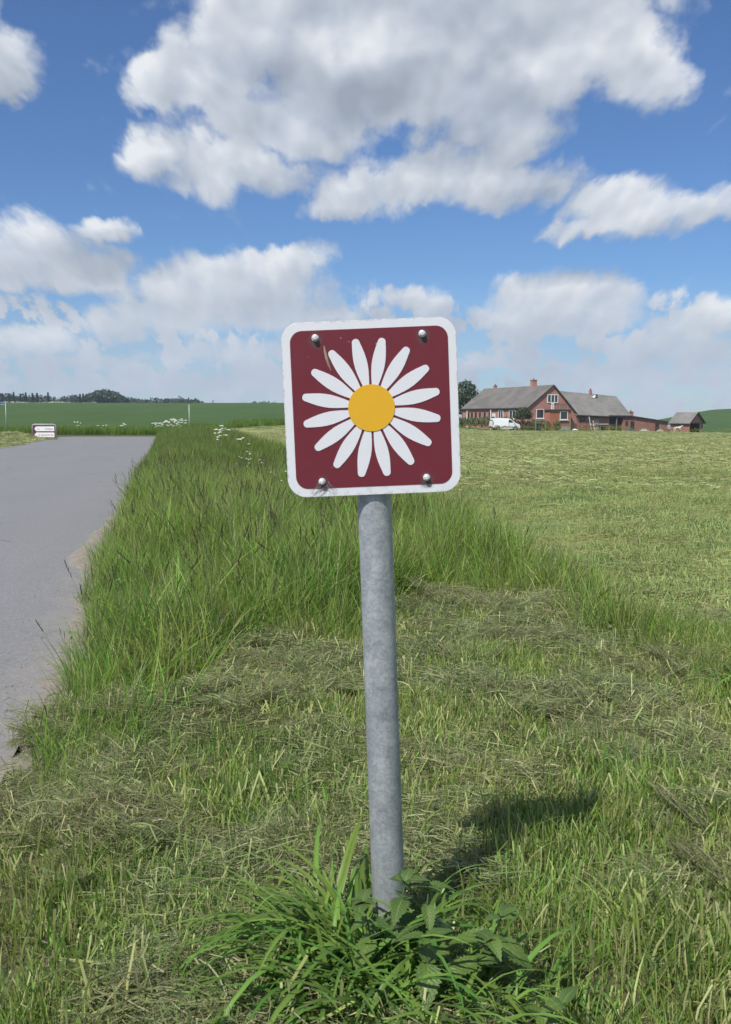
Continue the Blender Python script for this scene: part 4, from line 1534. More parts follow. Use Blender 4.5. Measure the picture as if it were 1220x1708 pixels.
def make_tree(name, loc, lobes, n, size, trunk_r, trunk_h, label, mat, seed, group=None, limbs=4):
    r = np.random.default_rng(seed)
    e = empty(name, loc)
    tag(e, label, 'tree', group)
    b = MB()
    b.tube([(0, 0, -.2), (.05, 0, trunk_h * .5), (0, .05, trunk_h)], [trunk_r, trunk_r * .8, trunk_r * .55], 8)
    L = list(lobes)
    for i in range(min(limbs, len(L))):
        q = L[i]
        b.tube([(0, 0, trunk_h * .8), (q[0] * .5, q[1] * .5, (trunk_h + q[2]) / 2), (q[0] * .9, q[1] * .9, q[2])], [trunk_r * .5, trunk_r * .3, trunk_r * .12], 6)
    b.build('trunk', M['bark'], e, smooth=True)
    link('crown', crown_mesh('crown', lobes, n, size, r), mat, e)
    return e


def hz(x, y):
    return float(height(x, y))


# tree behind the farmhouse (left)
make_tree('broadleaf_tree', (17.0, 174, hz(17, 174)), [(0, 0, 5.6, 2.6, 2.6, 2.2), (-1.6, 0, 4.6, 2.4, 2.2, 2.0), (1.9, .3, 4.5, 2.0, 2.0, 1.7), (.6, -.5, 6.6, 1.6, 1.6, 1.4), (-2.6, 0, 6.0, 1.7, 1.6, 1.5), (3.4, 0, 3.6, 1.6, 1.6, 1.3), (0, 0, 3.2, 3.2, 2.5, 1.4)],
          5200, .20, .25, 3.0, 'large round-headed tree rising behind the left end of the farmhouse', M['tree'], 1)
make_tree('garden_tree', (23.35, 147.6, hz(23.35, 147.6)), [(0, 0, 2.6, 1.15, 1.1, .85), (-.75, 0, 2.25, .8, .8, .6), (.8, 0, 2.3, .75, .75, .65), (.1, -.3, 3.0, .75, .7, .5), (0, 0, 2.0, 1.3, 1.0, .4)],
          1900, .12, .09, 1.5, 'small round garden tree in front of the farmhouse wall', M['tree_warm'], 2)
make_tree('garden_bush', (42.5, 171, hz(42.5, 171)), [(0, 0, 2.3, 1.8, 1.4, 1.1), (1.6, 0, 2.0, 1.4, 1.2, .9), (-1.6, 0, 2.0, 1.5, 1.2, .9)],
          1200, .2, .12, 1.5, 'green treetop showing over the low barn roof', M['tree'], 3)


def make_hedge(name, a, b_, h, w, n, label, seed):
    r = np.random.default_rng(seed)
    a = Vector((*a, 0)); b_ = Vector((*b_, 0))
    L = (b_ - a).length; d = (b_ - a) / L
    ang = math.atan2(d.y, d.x)
    e = empty(name, (a.x, a.y, hz(a.x, a.y)), ang)
    tag(e, label, 'hedge')
    k = int(L / .8)
    lobes = [(i * L / k, r.uniform(-.1, .1), h * .5, .62, w / 2, h * .5 * r.uniform(.9, 1.12)) for i in range(k + 1)]
    link('foliage', crown_mesh('foliage', lobes, n, .085, r), M['hedge'], e)
    sb = MB()
    for i in range(k + 1):
        sb.tube([(i * L / k, 0, -.1), (i * L / k, .04, h * .6)], [.03, .015], 5)
    sb.build('stems', M['bark'], e)


make_hedge('garden_hedge', (14.0, 148.9), (21.6, 148.3), 1.55, 1.0, 6500, 'clipped green hedge behind the white van', 4)
make_hedge('garden_hedge', (21.9, 148.2), (25.9, 147.6), 1.55, 1.0, 3600, 'clipped green hedge below the garden tree', 5)
make_hedge('garden_hedge', (26.9, 147.4), (28.4, 147.2), 1.5, 1.0, 1500, 'short clipped hedge piece right of the wooden clothes frame', 6)


def make_distant_wood():
    r = np.random.default_rng(9)
    prof = [(-420, 655), (-200, 654), (0, 657.5), (60, 657.5), (100, 661), (130, 659.5), (215, 661.5), (240, 665), (262, 665.5), (290, 663.5), (315, 663), (333, 667), (345, 673)]
    lob = []
    for pxx in np.arange(-420, 345, 5.0):
        py = np.interp(pxx, [p[0] for p in prof], [p[1] for p in prof])
        Y = r.uniform(495, 545)
        X = (pxx - 610) / 1650 * Y
        top = 1 + (700 - py) / 1650 * Y + r.uniform(-.8, .5)
        g = hz(X, Y)
        hh = max(top - g, 2.0)
        lob.append((X, Y, g + hh * .55, 3.2, 3.0, hh * .45))
        lob.append((X + r.uniform(-2, 2), Y - 6, g + hh * .35, 3.0, 3.0, hh * .38))
    o = link('distant_wood', crown_mesh('distant_wood', lob, 22000, .75, r), M['wood_far'])
    tag(o, 'low dark wood along the skyline beyond the crop field', 'wood', kind='stuff')
    # clumps far away to the right of the wood
    lob = []
    for X, w, h in [(-66, 5, 3), (-72, 5, 2.5), (-60, 5, 2.6), (-78, 6, 2.0), (-52, 5, 2.0), (-98, 3, 2.6)]:
        lob.append((X, 640, hz(X, 640) + 3.2, w, 3, h + 1.2))
    o = link('skyline_copse', crown_mesh('skyline_copse', lob, 1500, .7, r), M['wood_far'])
    tag(o, 'low copse just showing over the crop field beside the sign plate', 'wood', kind='stuff')
    # domed tree that stands out of the wood
    Y = 488
    X = (175 - 610) / 1650 * Y
    g = hz(X, Y); top = 1 + (700 - 650.5) / 1650 * Y - g
    make_tree('domed_tree', (X, Y, g), [(0, 0, top * .62, 6.5, 5, top * .38), (-4.5, 0, top * .48, 4, 4, top * .36), (4.8, 0, top * .5, 4.5, 4, top * .36), (8.5, 0, top * .36, 3.5, 3, top * .3), (-7, 0, top * .36, 3, 3, top * .3)],
              3600, .7, .5, top * .4, 'tall domed tree clump standing out of the distant wood', M['wood_far'], 10)
    # spiky conifers at the left of the skyline
    rr = random.Random(3)
    labels_px = [8, 19, 27, 38, 47, 58, 66, 84, 137, 142]
    ordn = ['first', 'second', 'third', 'fourth', 'fifth', 'sixth', 'seventh', 'eighth', 'ninth']
    for i, p in enumerate(labels_px):
        Y = rr.uniform(470, 488)
        X = (p - 610) / 1650 * Y
        g = hz(X, Y); top = 1 + (700 - rr.uniform(654.5, 658)) / 1650 * Y - g
        e = empty('conifer_tree', (X, Y, g))
        if p > 100:
            lab = 'dark conifer tip on the skyline close left of the domed tree' if p == 137 else 'dark conifer tip touching the domed tree on the skyline'
        else:
            lab = f'dark spiky conifer on the skyline, {ordn[i]} from the left picture edge'
        tag(e, lab, 'tree', 'skyline conifers')
        MB().tube([(0, 0, -.3), (0, 0, top * .9)], [.25, .05], 6).build('trunk', M['bark'], e)
        n = 420
        t = r.uniform(.05, 1, n) ** .8
        an = r.uniform(0, 6.28, n)
        rad = (1 - t) * top * .17 * (.6 + .5 * np.abs(np.sin(t * 30)))
        c = np.stack([np.cos(an) * rad, np.sin(an) * rad, t * top], 1)
        t1 = np.stack([np.cos(an), np.sin(an), -.35 * np.ones(n)], 1) * .55
        t2 = np.stack([-np.sin(an), np.cos(an), np.zeros(n)], 1) * .28
        V = np.stack([c - t1, c + t2, c + t1, c - t2], 1).reshape(-1, 3)
        K = np.repeat(np.clip(r.normal(.5, .25, (n, 1)), 0, 1) * np.ones((1, 3)), 4, 0)
        link('crown', np_mesh('crown', V, np.arange(n * 4).reshape(n, 4), K), M['conifer'], e)
    # pale strip of flowering margin at the top of the crop
    n = 520
    u = r.uniform(-.42, -.27, n)
    Y = r.uniform(384, 400, n)
    X = u * Y
    Z = height(X, Y) + r.uniform(.1, .75, n) * (.6 + .4 * np.sin(X * .35))
    c = np.stack([X, Y, Z], 1)
    s = .16
    V = np.stack([c + (-s, 0, 0), c + (0, 0, s), c + (s, 0, 0), c + (0, 0, -s)], 1).reshape(-1, 3)
    me = np_mesh('flowering_margin', V, np.arange(4 * n).reshape(n, 4))
    o = link('flowering_margin', me, mat_plain('cream_flower', (.50, .52, .36), (.36, .42, .22), .15, .9))
    tag(o, 'thin pale strip of white flowers at the top of the crop field', 'wildflowers', kind='stuff')


make_distant_wood()

# ================================================================== road furniture in the distance
def direction_sign():
    x, y = -16.65, 52.6
    e = empty('direction_sign', (x - 1.0, y, hz(x, y)), R(4))
    tag(e, 'low brown sign with two white left-pointing arrow panels in tube frame', 'sign')
    W, H = 1.22, .76
    z0 = .02
    fr = MB()
    pts = [(0, 0, -.2), (0, 0, z0 + H - .10), (.03, 0, z0 + H - .03), (.10, 0, z0 + H), (W - .10, 0, z0 + H), (W - .03, 0, z0 + H - .03), (W, 0, z0 + H - .10), (W, 0, -.2)]
    fr.tube(pts, .032, 10)
    fr.build('tube_frame', M['galv'], e, smooth=True)
    bd = MB().box((W / 2, 0, z0 + .37), (W - .10, .02, .63)).build('back_board', M['brown'], e)
    rr = random.Random(2)
    for k, zz in enumerate((.53, .21)):
        h = .125
        poly = [(.10, z0 + zz), (.20, z0 + zz + h), (W - .10, z0 + zz + h), (W - .08, z0 + zz + h - .02), (W - .08, z0 + zz - h + .02), (W - .10, z0 + zz - h), (.20, z0 + zz - h)]
        pn = MB().prism(poly, -.018, -.012).build('arrow_panel', M['panel'], e)
        # lettering, too far away to read in the photograph: strokes of its height and spacing
        spans = [(.27, .33), (.66, 1.06)] if k == 0 else [(.32, 1.05)]
        for (xa, xb) in spans:
            xx = xa
            while xx < xb:
                w = rr.uniform(.030, .042)
                tall = rr.random() < .4 or xx == xa
                hh = .11 if tall else .075
                g = MB()
                zb = z0 + zz - .055
                g.box((xx + .006, -.0205, zb + hh / 2), (.008, .003, hh))
                if rr.random() < .7:
                    g.box((xx + w * .5, -.0205, zb + (.07 if rr.random() < .5 else .035)), (w * .8, .003, .007))
                if rr.random() < .8:
                    g.box((xx + w * .85, -.0207, zb + .036), (.007, .003, .072))
                g.build('lettering', M['brown'], pn)
                xx += w + .018


def street_name_sign(x, y, h, rz, lab):
    e = empty('street_sign', (x, y, hz(x, y)), rz)
    tag(e, lab, 'sign')
    MB().tube([(0, 0, -.3), (0, 0, h)], .028, 10).build('post', M['galv'], e, smooth=True)
    MB().box((-.42, 0, h - .10), (.80, .012, .17)).build('name_plate', M['blue'], e)
    MB().box((-.42, -.008, h - .025), (.80, .004, .018)).build('white_band', M['wpaint'], e)
    MB().box((-.42, -.008, h - .175), (.80, .004, .018)).build('white_band', M['wpaint'], e)


direction_sign()
street_name_sign(-26.95, 74.5, 2.32, R(6), 'blue name sign on a thin grey post at the left picture edge')
p = empty('marker_post', (-13.3, 75, hz(-13.3, 75)))
tag(p, 'thin pale grey post standing alone in the verge beyond the road bend', 'post')
MB().tube([(0, 0, -.3), (0, 0, 2.15)], .035, 10).build('tube', M['galv'], p, smooth=True)
MB().tube([(0, 0, 2.15), (0, 0, 2.17)], [.038, .03], 10).build('cap', M['plastic'], p)

# ================================================================== farm
def frame_dir(g):
    return math.atan2(g[1], g[0])


def window(parent, x0, x1, z0, z1, y=-.0, name='window', frame=.09, mull=(), sill=True, fmat='wpaint', gmat='glass'):
    """window in a wall whose outside faces local -y"""
    w = MB()
    d = .10
    yy = y - .03
    w.box(((x0 + x1) / 2, yy, z1 - frame / 2), (x1 - x0, d, frame))
    w.box(((x0 + x1) / 2, yy, z0 + frame / 2), (x1 - x0, d, frame))
    w.box((x0 + frame / 2, yy, (z0 + z1) / 2), (frame, d, z1 - z0 - 2 * frame))
    w.box((x1 - frame / 2, yy, (z0 + z1) / 2), (frame, d, z1 - z0 - 2 * frame))
    for mx in mull:
        w.box((mx, yy, (z0 + z1) / 2), (frame, d, z1 - z0 - 2 * frame))
    o = w.build(name, M[fmat], parent)
    MB().box(((x0 + x1) / 2, y - .012, (z0 + z1) / 2), (x1 - x0 - 1.9 * frame, .02, z1 - z0 - 1.9 * frame)).build('pane', M[gmat], o)
    if sill:
        MB().box(((x0 + x1) / 2, y - .08, z0 - .055), (x1 - x0 + .16, .24, .10)).build('sill', M['wpaint'], o)
    return o


def slab(parent, name, pts, th, mat):
    """roof slope: four corners of its top, given thickness downwards"""
    b = MB()
    n = len(pts)
    vs = [tuple(p) for p in pts] + [(p[0], p[1], p[2] - th) for p in pts]
    fs = [tuple(range(n)), tuple(range(2 * n - 1, n - 1, -1))] + [(i, (i + 1) % n, n + (i + 1) % n, n + i) for i in range(n)]
    b.add(vs, fs)
    return b.build(name, mat, parent)


def chimney(parent, x, y, z0, z1, w, mat):
    b = MB().box((x, y, (z0 + z1) / 2), (w, w, z1 - z0))
    o = b.build('chimney', mat, parent)
    MB().box((x, y, z1 + .05), (w + .12, w + .12, .10)).build('chimney_cap', M['brick'], o)
    MB().tube([(x, y, z1 + .10), (x, y, z1 + .32)], .11, 8).build('chimney_pot', M['rust'], o)
    return o


GZ = -.66           # ground level at the farm
def farmhouse():
    e = empty('farmhouse', (24.6, 150, GZ), math.atan2(10, 24))
    tag(e, 'red brick farmhouse with grey gabled roof, balcony window and bay', 'house')
    W, L = 8.6, 21.0
    eL, eR, pk = 3.6, 2.55, 6.85
    tp = 4.32
    # walls as one brick shell: local x along gable, y along the long side (away from viewer)
    MB().prism([(0, -.6), (W, -.6), (W, eR), (tp, pk - .10), (0, eL)], 0, L).build('wall', M['brick'], e)
    ov = .35
    def ext(xa, za, xb, zb, d):
        l = math.hypot(xb - xa, zb - za)
        return xb + (xb - xa) / l * d, zb + (zb - za) / l * d
    xl, zl = ext(tp, pk, 0, eL + .08, .22)
    xr, zr = ext(tp, pk, W, eR + .08, .35)
    rf = slab(e, 'roof', [(xl, -.18, zl), (tp, -.18, pk + .12), (tp, L + .2, pk + .12), (xl, L + .2, zl)], .16, M['roof'])
    slab(rf, 'roof_slope', [(tp, -.18, pk + .118), (xr, -.18, zr), (xr, L + .2, zr), (tp, L + .2, pk + .118)], .16, M['roof'])
    # verge boards along the gable, gutter along the eave
    for (xa, za, xb, zb) in ((xl, zl, tp, pk + .12), (tp, pk + .12, xr, zr)):
        b = MB()
        b.add([(xa, -.24, za + .02), (xb, -.24, zb + .02), (xb, -.24, zb - .20), (xa, -.24, za - .20), (xa, -.185, za + .02), (xb, -.185, zb + .02), (xb, -.185, zb - .20), (xa, -.185, za - .20)],
              [(0, 1, 2, 3), (7, 6, 5, 4), (0, 4, 5, 1), (1, 5, 6, 2), (2, 6, 7, 3), (3, 7, 4, 0)])
        b.build('verge_board', M['fascia'], rf)
    MB().tube([(xl - .05, -.15, zl - .16), (xl - .05, L + .2, zl - .16)], .08, 8).build('gutter', M['fascia'], rf)
    chimney(rf, tp - .1, 5.4, pk - .3, pk + .95, .75, M['brick'])
    chimney(rf, tp, 17.5, pk - .3, pk + .45, .45, M['brick'])
    # gable windows
    window(e, 1.35, 2.70, 1.85, 3.25, 0, mull=(), frame=.08)
    window(e, 3.25, 5.2, 4.20, 5.50, 0, mull=(3.92, 4.53), frame=.12, sill=False)
    dr = MB().box((4.22, -.04, 3.72), (.55, .08, .98)).build('balcony_door', M['wpaint'], e)
    MB().box((4.45, -.09, 3.65), (.04, .03, .10)).build('door_handle', M['zinc'], dr)
    # bay
    b0, b1, bd = 2.95, 6.75, 1.25
    bay = MB().box(((b0 + b1) / 2, -bd / 2 - .003, (3.05 + .75) / 2), (b1 - b0, bd, 2.30)).build('bay', M['brick_new'], e)
    MB().box(((b0 + b1) / 2 + .45, -bd / 2 - .003, .02), (b1 - b0 - .9, bd - .06, 1.46)).build('bay_plinth', M['concrete'], bay)
    MB().box((b0 + .45, -bd / 2 - .003, .02), (.88, bd - .02, 1.455)).build('bay_base', M['brick_new'], bay)
    MB().box(((b0 + b1) / 2, -bd / 2 - .02, 3.13), (b1 - b0 + .4, bd + .36, .16)).build('bay_roof', M['roof_felt'], bay)
    window(bay, 4.75, 6.15, 1.65, 2.95, -bd - .006, frame=.10, mull=())
    # balcony rail
    rl = MB()
    for xx in np.linspace(b0, b1, 9):
        rl.box((xx, -bd - .05, 3.55), (.035, .035, .72))
    rl.box(((b0 + b1) / 2, -bd - .05, 3.93), (b1 - b0 + .04, .05, .05))
    rl.build('balcony_rail', M['fascia'], e)
    MB().box((5.35, -.75, 3.60), (.28, .28, .70)).build('balcony_planter', M['wood'], e)
    MB().box((7.55, -.03, 1.55), (.22, .06, .3)).build('vent', M['dark'], e)
    # long-side wall faces local -x: small stable windows far along, framed windows nearer
    lw = empty('long_wall_openings', (0, 0, 0)); lw.parent = e
    lw.rotation_euler = (0, 0, R(-90))        # local -y of this frame looks along -x of the house
    C.objects.unlink(lw); bpy.data.objects.remove(lw)
    def lwin(y0, y1, z0, z1, framed):
        w = MB()
        if framed:
            f = .12
            for (yc, zc, sy, sz) in (((y0 + y1) / 2, z1 - f / 2, y1 - y0, f), ((y0 + y1) / 2, z0 + f / 2, y1 - y0, f), (y0 + f / 2, (z0 + z1) / 2, f, z1 - z0 - 2 * f), (y1 - f / 2, (z0 + z1) / 2, f, z1 - z0 - 2 * f), ((y0 + y1) / 2, (z0 + z1) / 2, f * .7, z1 - z0 - 2 * f)):
                w.box((-.03, yc, zc), (.10, sy, sz))
            o = w.build('window', M['wpaint'], e)
            MB().box((-.012, (y0 + y1) / 2, (z0 + z1) / 2), (.02, y1 - y0 - .2, z1 - z0 - .2)).build('pane', M['glass'], o)
            MB().box((-.08, (y0 + y1) / 2, z0 - .06), (.24, y1 - y0 + .2, .11)).build('sill', M['wpaint'], o)
        else:
            f = .06
            for (yc, zc, sy, sz) in (((y0 + y1) / 2, z1 - f / 2, y1 - y0, f), ((y0 + y1) / 2, z0 + f / 2, y1 - y0, f), (y0 + f / 2, (z0 + z1) / 2, f, z1 - z0 - 2 * f), (y1 - f / 2, (z0 + z1) / 2, f, z1 - z0 - 2 * f)):
                w.box((-.02, yc, zc), (.06, sy, sz))
            o = w.build('window', M['fascia'], e)
            MB().box((-.010, (y0 + y1) / 2, (z0 + z1) / 2), (.016, y1 - y0 - .1, z1 - z0 - .1)).build('pane', M['glass'], o)
    for (a, b_) in ((3.6, 5.6), (7.4, 8.9)):
        lwin(a, b_, 1.75, 3.15, True)
    for a in (11.4, 13.0, 14.6, 16.0, 17.3, 18.5):
        lwin(a, a + .62, 2.0, 2.85, False)
    dd = MB().box((-.03, 10.35, 1.55), (.06, 1.0, 2.2)).build('door', M['wpaint'], e)
    MB().box((-.07, 10.0, 1.6), (.03, .06, .12)).build('door_handle', M['zinc'], dd)


def barn():
    A = Vector((32.5, 153.3)); g = Vector((24, 10)).normalized(); l = Vector((-10, 24)).normalized()
    e = empty('barn_wing', (A.x, A.y, GZ), math.atan2(10, 24))
    tag(e, 'red brick barn wing with pale weathered roof joined to the farmhouse', 'barn')
    T = 10.1; D = 8.0
    z0, z1 = 2.60, 2.24
    r0, r1 = 6.15, 5.45
    # shell
    b = MB()
    b.add([(0.0, 0.02, -.6), (T, 0.02, -.6), (T, 0.02, z1), (0.0, 0.02, z0), (0, D, -.6), (T, D, -.6), (T, D, z1), (0, D, z0), (T, D / 2, r1 - .12), (0, D / 2, r0 - .12)],
          [(0, 1, 2, 3), (1, 5, 6, 8, 2), (5, 4, 7, 6), (4, 0, 3, 9, 7), (3, 2, 8, 9), (9, 8, 6, 7)])
    b.build('wall', M['brick_barn'], e)
    rf = slab(e, 'roof', [(-.1, -.32, z0 - .18), (T + .25, -.32, z1 - .16), (T + .25, D / 2, r1), (-3.2, D / 2, r0 + .2)], .14, M['roof_barn'])
    slab(rf, 'roof_slope', [(-3.2, D / 2, r0 + .198), (T + .25, D / 2, r1 - .002), (T + .25, D + .3, z1 - .16), (-3.2, D + .3, z0 - .1)], .14, M['roof_barn'])
    MB().tube([(-.1, -.40, z0 - .27), (T + .25, -.40, z1 - .27)], .10, 8).build('gutter', M['fascia'], rf)
    # ridge flue with a dish
    fl = MB().box((5.3, D / 2 - .1, 5.95), (.38, .38, .75)).build('chimney', M['brick'], rf)
    MB().tube([(5.3, D / 2 - .1, 6.32), (5.3, D / 2 - .1, 6.6)], [.13, .11], 8).build('chimney_pot', M['rust'], fl)
    ds = MB()
    ring = [(.0, .0, .0)]
    n = 16
    vs = [(5.35, D / 2 - .75, 5.45)]
    for k in range(n):
        a = 2 * math.pi * k / n
        vs.append((5.35 + .36 * math.cos(a), D / 2 - .92, 5.45 + .36 * math.sin(a)))
    ds.add(vs, [(0, 1 + k, 1 + (k + 1) % n) for k in range(n)])
    dish = ds.build('dish', M['wpaint'], rf)
    md = dish.modifiers.new('thickness', 'SOLIDIFY'); md.thickness = .02
    MB().tube([(5.35, D / 2 - .75, 5.45), (5.35, D / 2 - .35, 5.35)], .03, 6).build('dish_arm', M['galv'], dish)
    MB().box((5.9, D / 2 - .7, 5.55), (.55, .3, .25)).build('vent_hood', M['dark'], rf)
    window(e, .75, 1.65, 1.35, 2.05, .02, frame=.05, fmat='fascia', sill=False)
    d = MB().box((3.75, -.02, .75), (.85, .08, 1.9)).build('door', M['concrete'], e)
    MB().box((4.05, -.075, .75), (.05, .03, .12)).build('door_handle', M['zinc'], d)
    # low range continuing to the right under a falling roof
    e2 = empty('low_range', (A.x, A.y, GZ - .08), math.atan2(10, 24))
    tag(e2, 'low brick outbuilding with a falling dark roof edge and open bay', 'outbuilding')
    xs = 6.0; x0 = 8.6; x1 = 18.4
    def topz(x):
        return 2.32 - (x - xs) * .012 if x < 10 else 2.27 - (x - 10) * .125
    yf = -.30
    b = MB()
    b.add([(x0, yf, -.6), (x1, yf, -.6), (x1, yf, topz(x1)), (10, yf, topz(10)), (x0, yf, topz(x0)), (x0, 4.5, -.6), (x1, 4.5, -.6), (x1, 4.5, topz(x1)), (10, 4.5, topz(10)), (x0, 4.5, topz(x0))],
          [(0, 1, 2, 3, 4), (9, 8, 7, 6, 5), (1, 6, 7, 2), (0, 4, 9, 5), (2, 7, 8, 3), (3, 8, 9, 4)])
    b.build('wall', M['brick_barn'], e2)
    # open bay: near-black sheet painted as its inner shade, and a post
    MB().box((7.35, -.012, .85), (2.3, .016, 2.6)).build('bay_shade_sheet', M['dark'], e2)
    MB().box((7.35, yf + .02, .80), (.14, .14, 2.8)).build('bay_post', M['wood'], e2)
    rf = slab(e2, 'roof', [(xs - .1, yf - .25, topz(xs) + .12), (10, yf - .25, topz(10) + .12), (10, 4.7, topz(10) + .35), (xs - .1, 4.7, topz(xs) + .35)], .14, M['roof_felt'])
    slab(rf, 'roof_slope', [(10.0, yf - .252, topz(10) + .119), (x1 + .2, yf - .252, topz(x1 + .2) + .119), (x1 + .2, 4.7, topz(x1 + .2) + .35), (10.0, 4.7, topz(10) + .35)], .14, M['roof_felt'])
    for (a, b_) in ((10.0, 10.7), (14.85, 15.5)):
        dd = MB().box(((a + b_) / 2, yf - .02, .62 if a < 12 else .48), (b_ - a, .07, 1.75 if a < 12 else 1.5)).build('door', M['dark'], e2)
        MB().box((b_ - .1, yf - .07, .65), (.05, .03, .10)).build('door_handle', M['rust'], dd)
    window(e2, 9.05, 9.45, .9, 1.5, yf, frame=.05, fmat='fascia', sill=False)
    chimney(rf, 12.55, 3.0, 1.9, 2.95, .6, M['brick'])
    MB().box((17.6, yf - .03, .75), (.62, .06, 1.1)).build('pale_hatch', M['lamp'], e2)
    MB().box((18.1, yf - .025, .70), (.36, .05, 1.2)).build('dark_hatch', M['dark'], e2)


def shed():
    Cx, Cy = 47.3, 145.0
    e = empty('open_shed', (Cx, Cy, -.98), R(45))
    tag(e, 'small brick shed with grey roof and open dark front', 'shed')
    W, L = 4.2, 3.0
    eh, pk = 1.62, 3.02
    t = .22
    # local x along the front gable, y along the side wall going back
    MB().box((t / 2, L / 2, eh / 2 - .2), (t, L, eh + .4)).build('side_wall', M['brick_barn'], e)
    MB().box((W - t / 2, L / 2, eh / 2 - .2), (t, L, eh + .4)).build('side_wall', M['brick_barn'], e)
    MB().box((W / 2, L - t / 2, eh / 2 - .2), (W - 2 * t - .01, t, eh + .4)).build('back_wall', M['brick_barn'], e)
    MB().prism([(0, eh + .003), (W, eh + .003), (W / 2, pk - .05)], .0, t).build('gable', M['brick'], e)
    MB().prism([(0, eh + .003), (W, eh + .003), (W / 2, pk - .05)], L - t, L).build('gable', M['brick'], e)
    MB().box((W / 2, .06, eh - .09), (W - 2 * t - .02, .14, .16)).build('lintel', M['wood'], e)
    MB().box((W - t - .35, .12, eh / 2 - .2), (.5, .06, eh + .2)).build('door_leaf', M['concrete'], e)
    rf = slab(e, 'roof', [(-.35, -.25, eh - .12), (W / 2, -.25, pk + .08), (W / 2, L + .2, pk + .08), (-.35, L + .2, eh - .12)], .10, M['roof_barn'])
    slab(rf, 'roof_slope', [(W / 2, -.25, pk + .078), (W + .35, -.25, eh - .12), (W + .35, L + .2, eh - .12), (W / 2, L + .2, pk + .078)], .10, M['roof_barn'])
    for sx, a, b_ in ((-1, (-.35, eh - .12), (W / 2, pk + .08)), (1, (W / 2, pk + .08), (W + .35, eh - .12))):
        bb = MB()
        y0, y1 = -.31, -.255
        bb.add([(a[0], y0, a[1] + .02), (b_[0], y0, b_[1] + .02), (b_[0], y0, b_[1] - .16), (a[0], y0, a[1] - .16), (a[0], y1, a[1] + .02), (b_[0], y1, b_[1] + .02), (b_[0], y1, b_[1] - .16), (a[0], y1, a[1] - .16)],
               [(0, 1, 2, 3), (7, 6, 5, 4), (0, 4, 5, 1), (1, 5, 6, 2), (2, 6, 7, 3), (3, 7, 4, 0)])
        bb.build('verge_board', M['fascia'], rf)


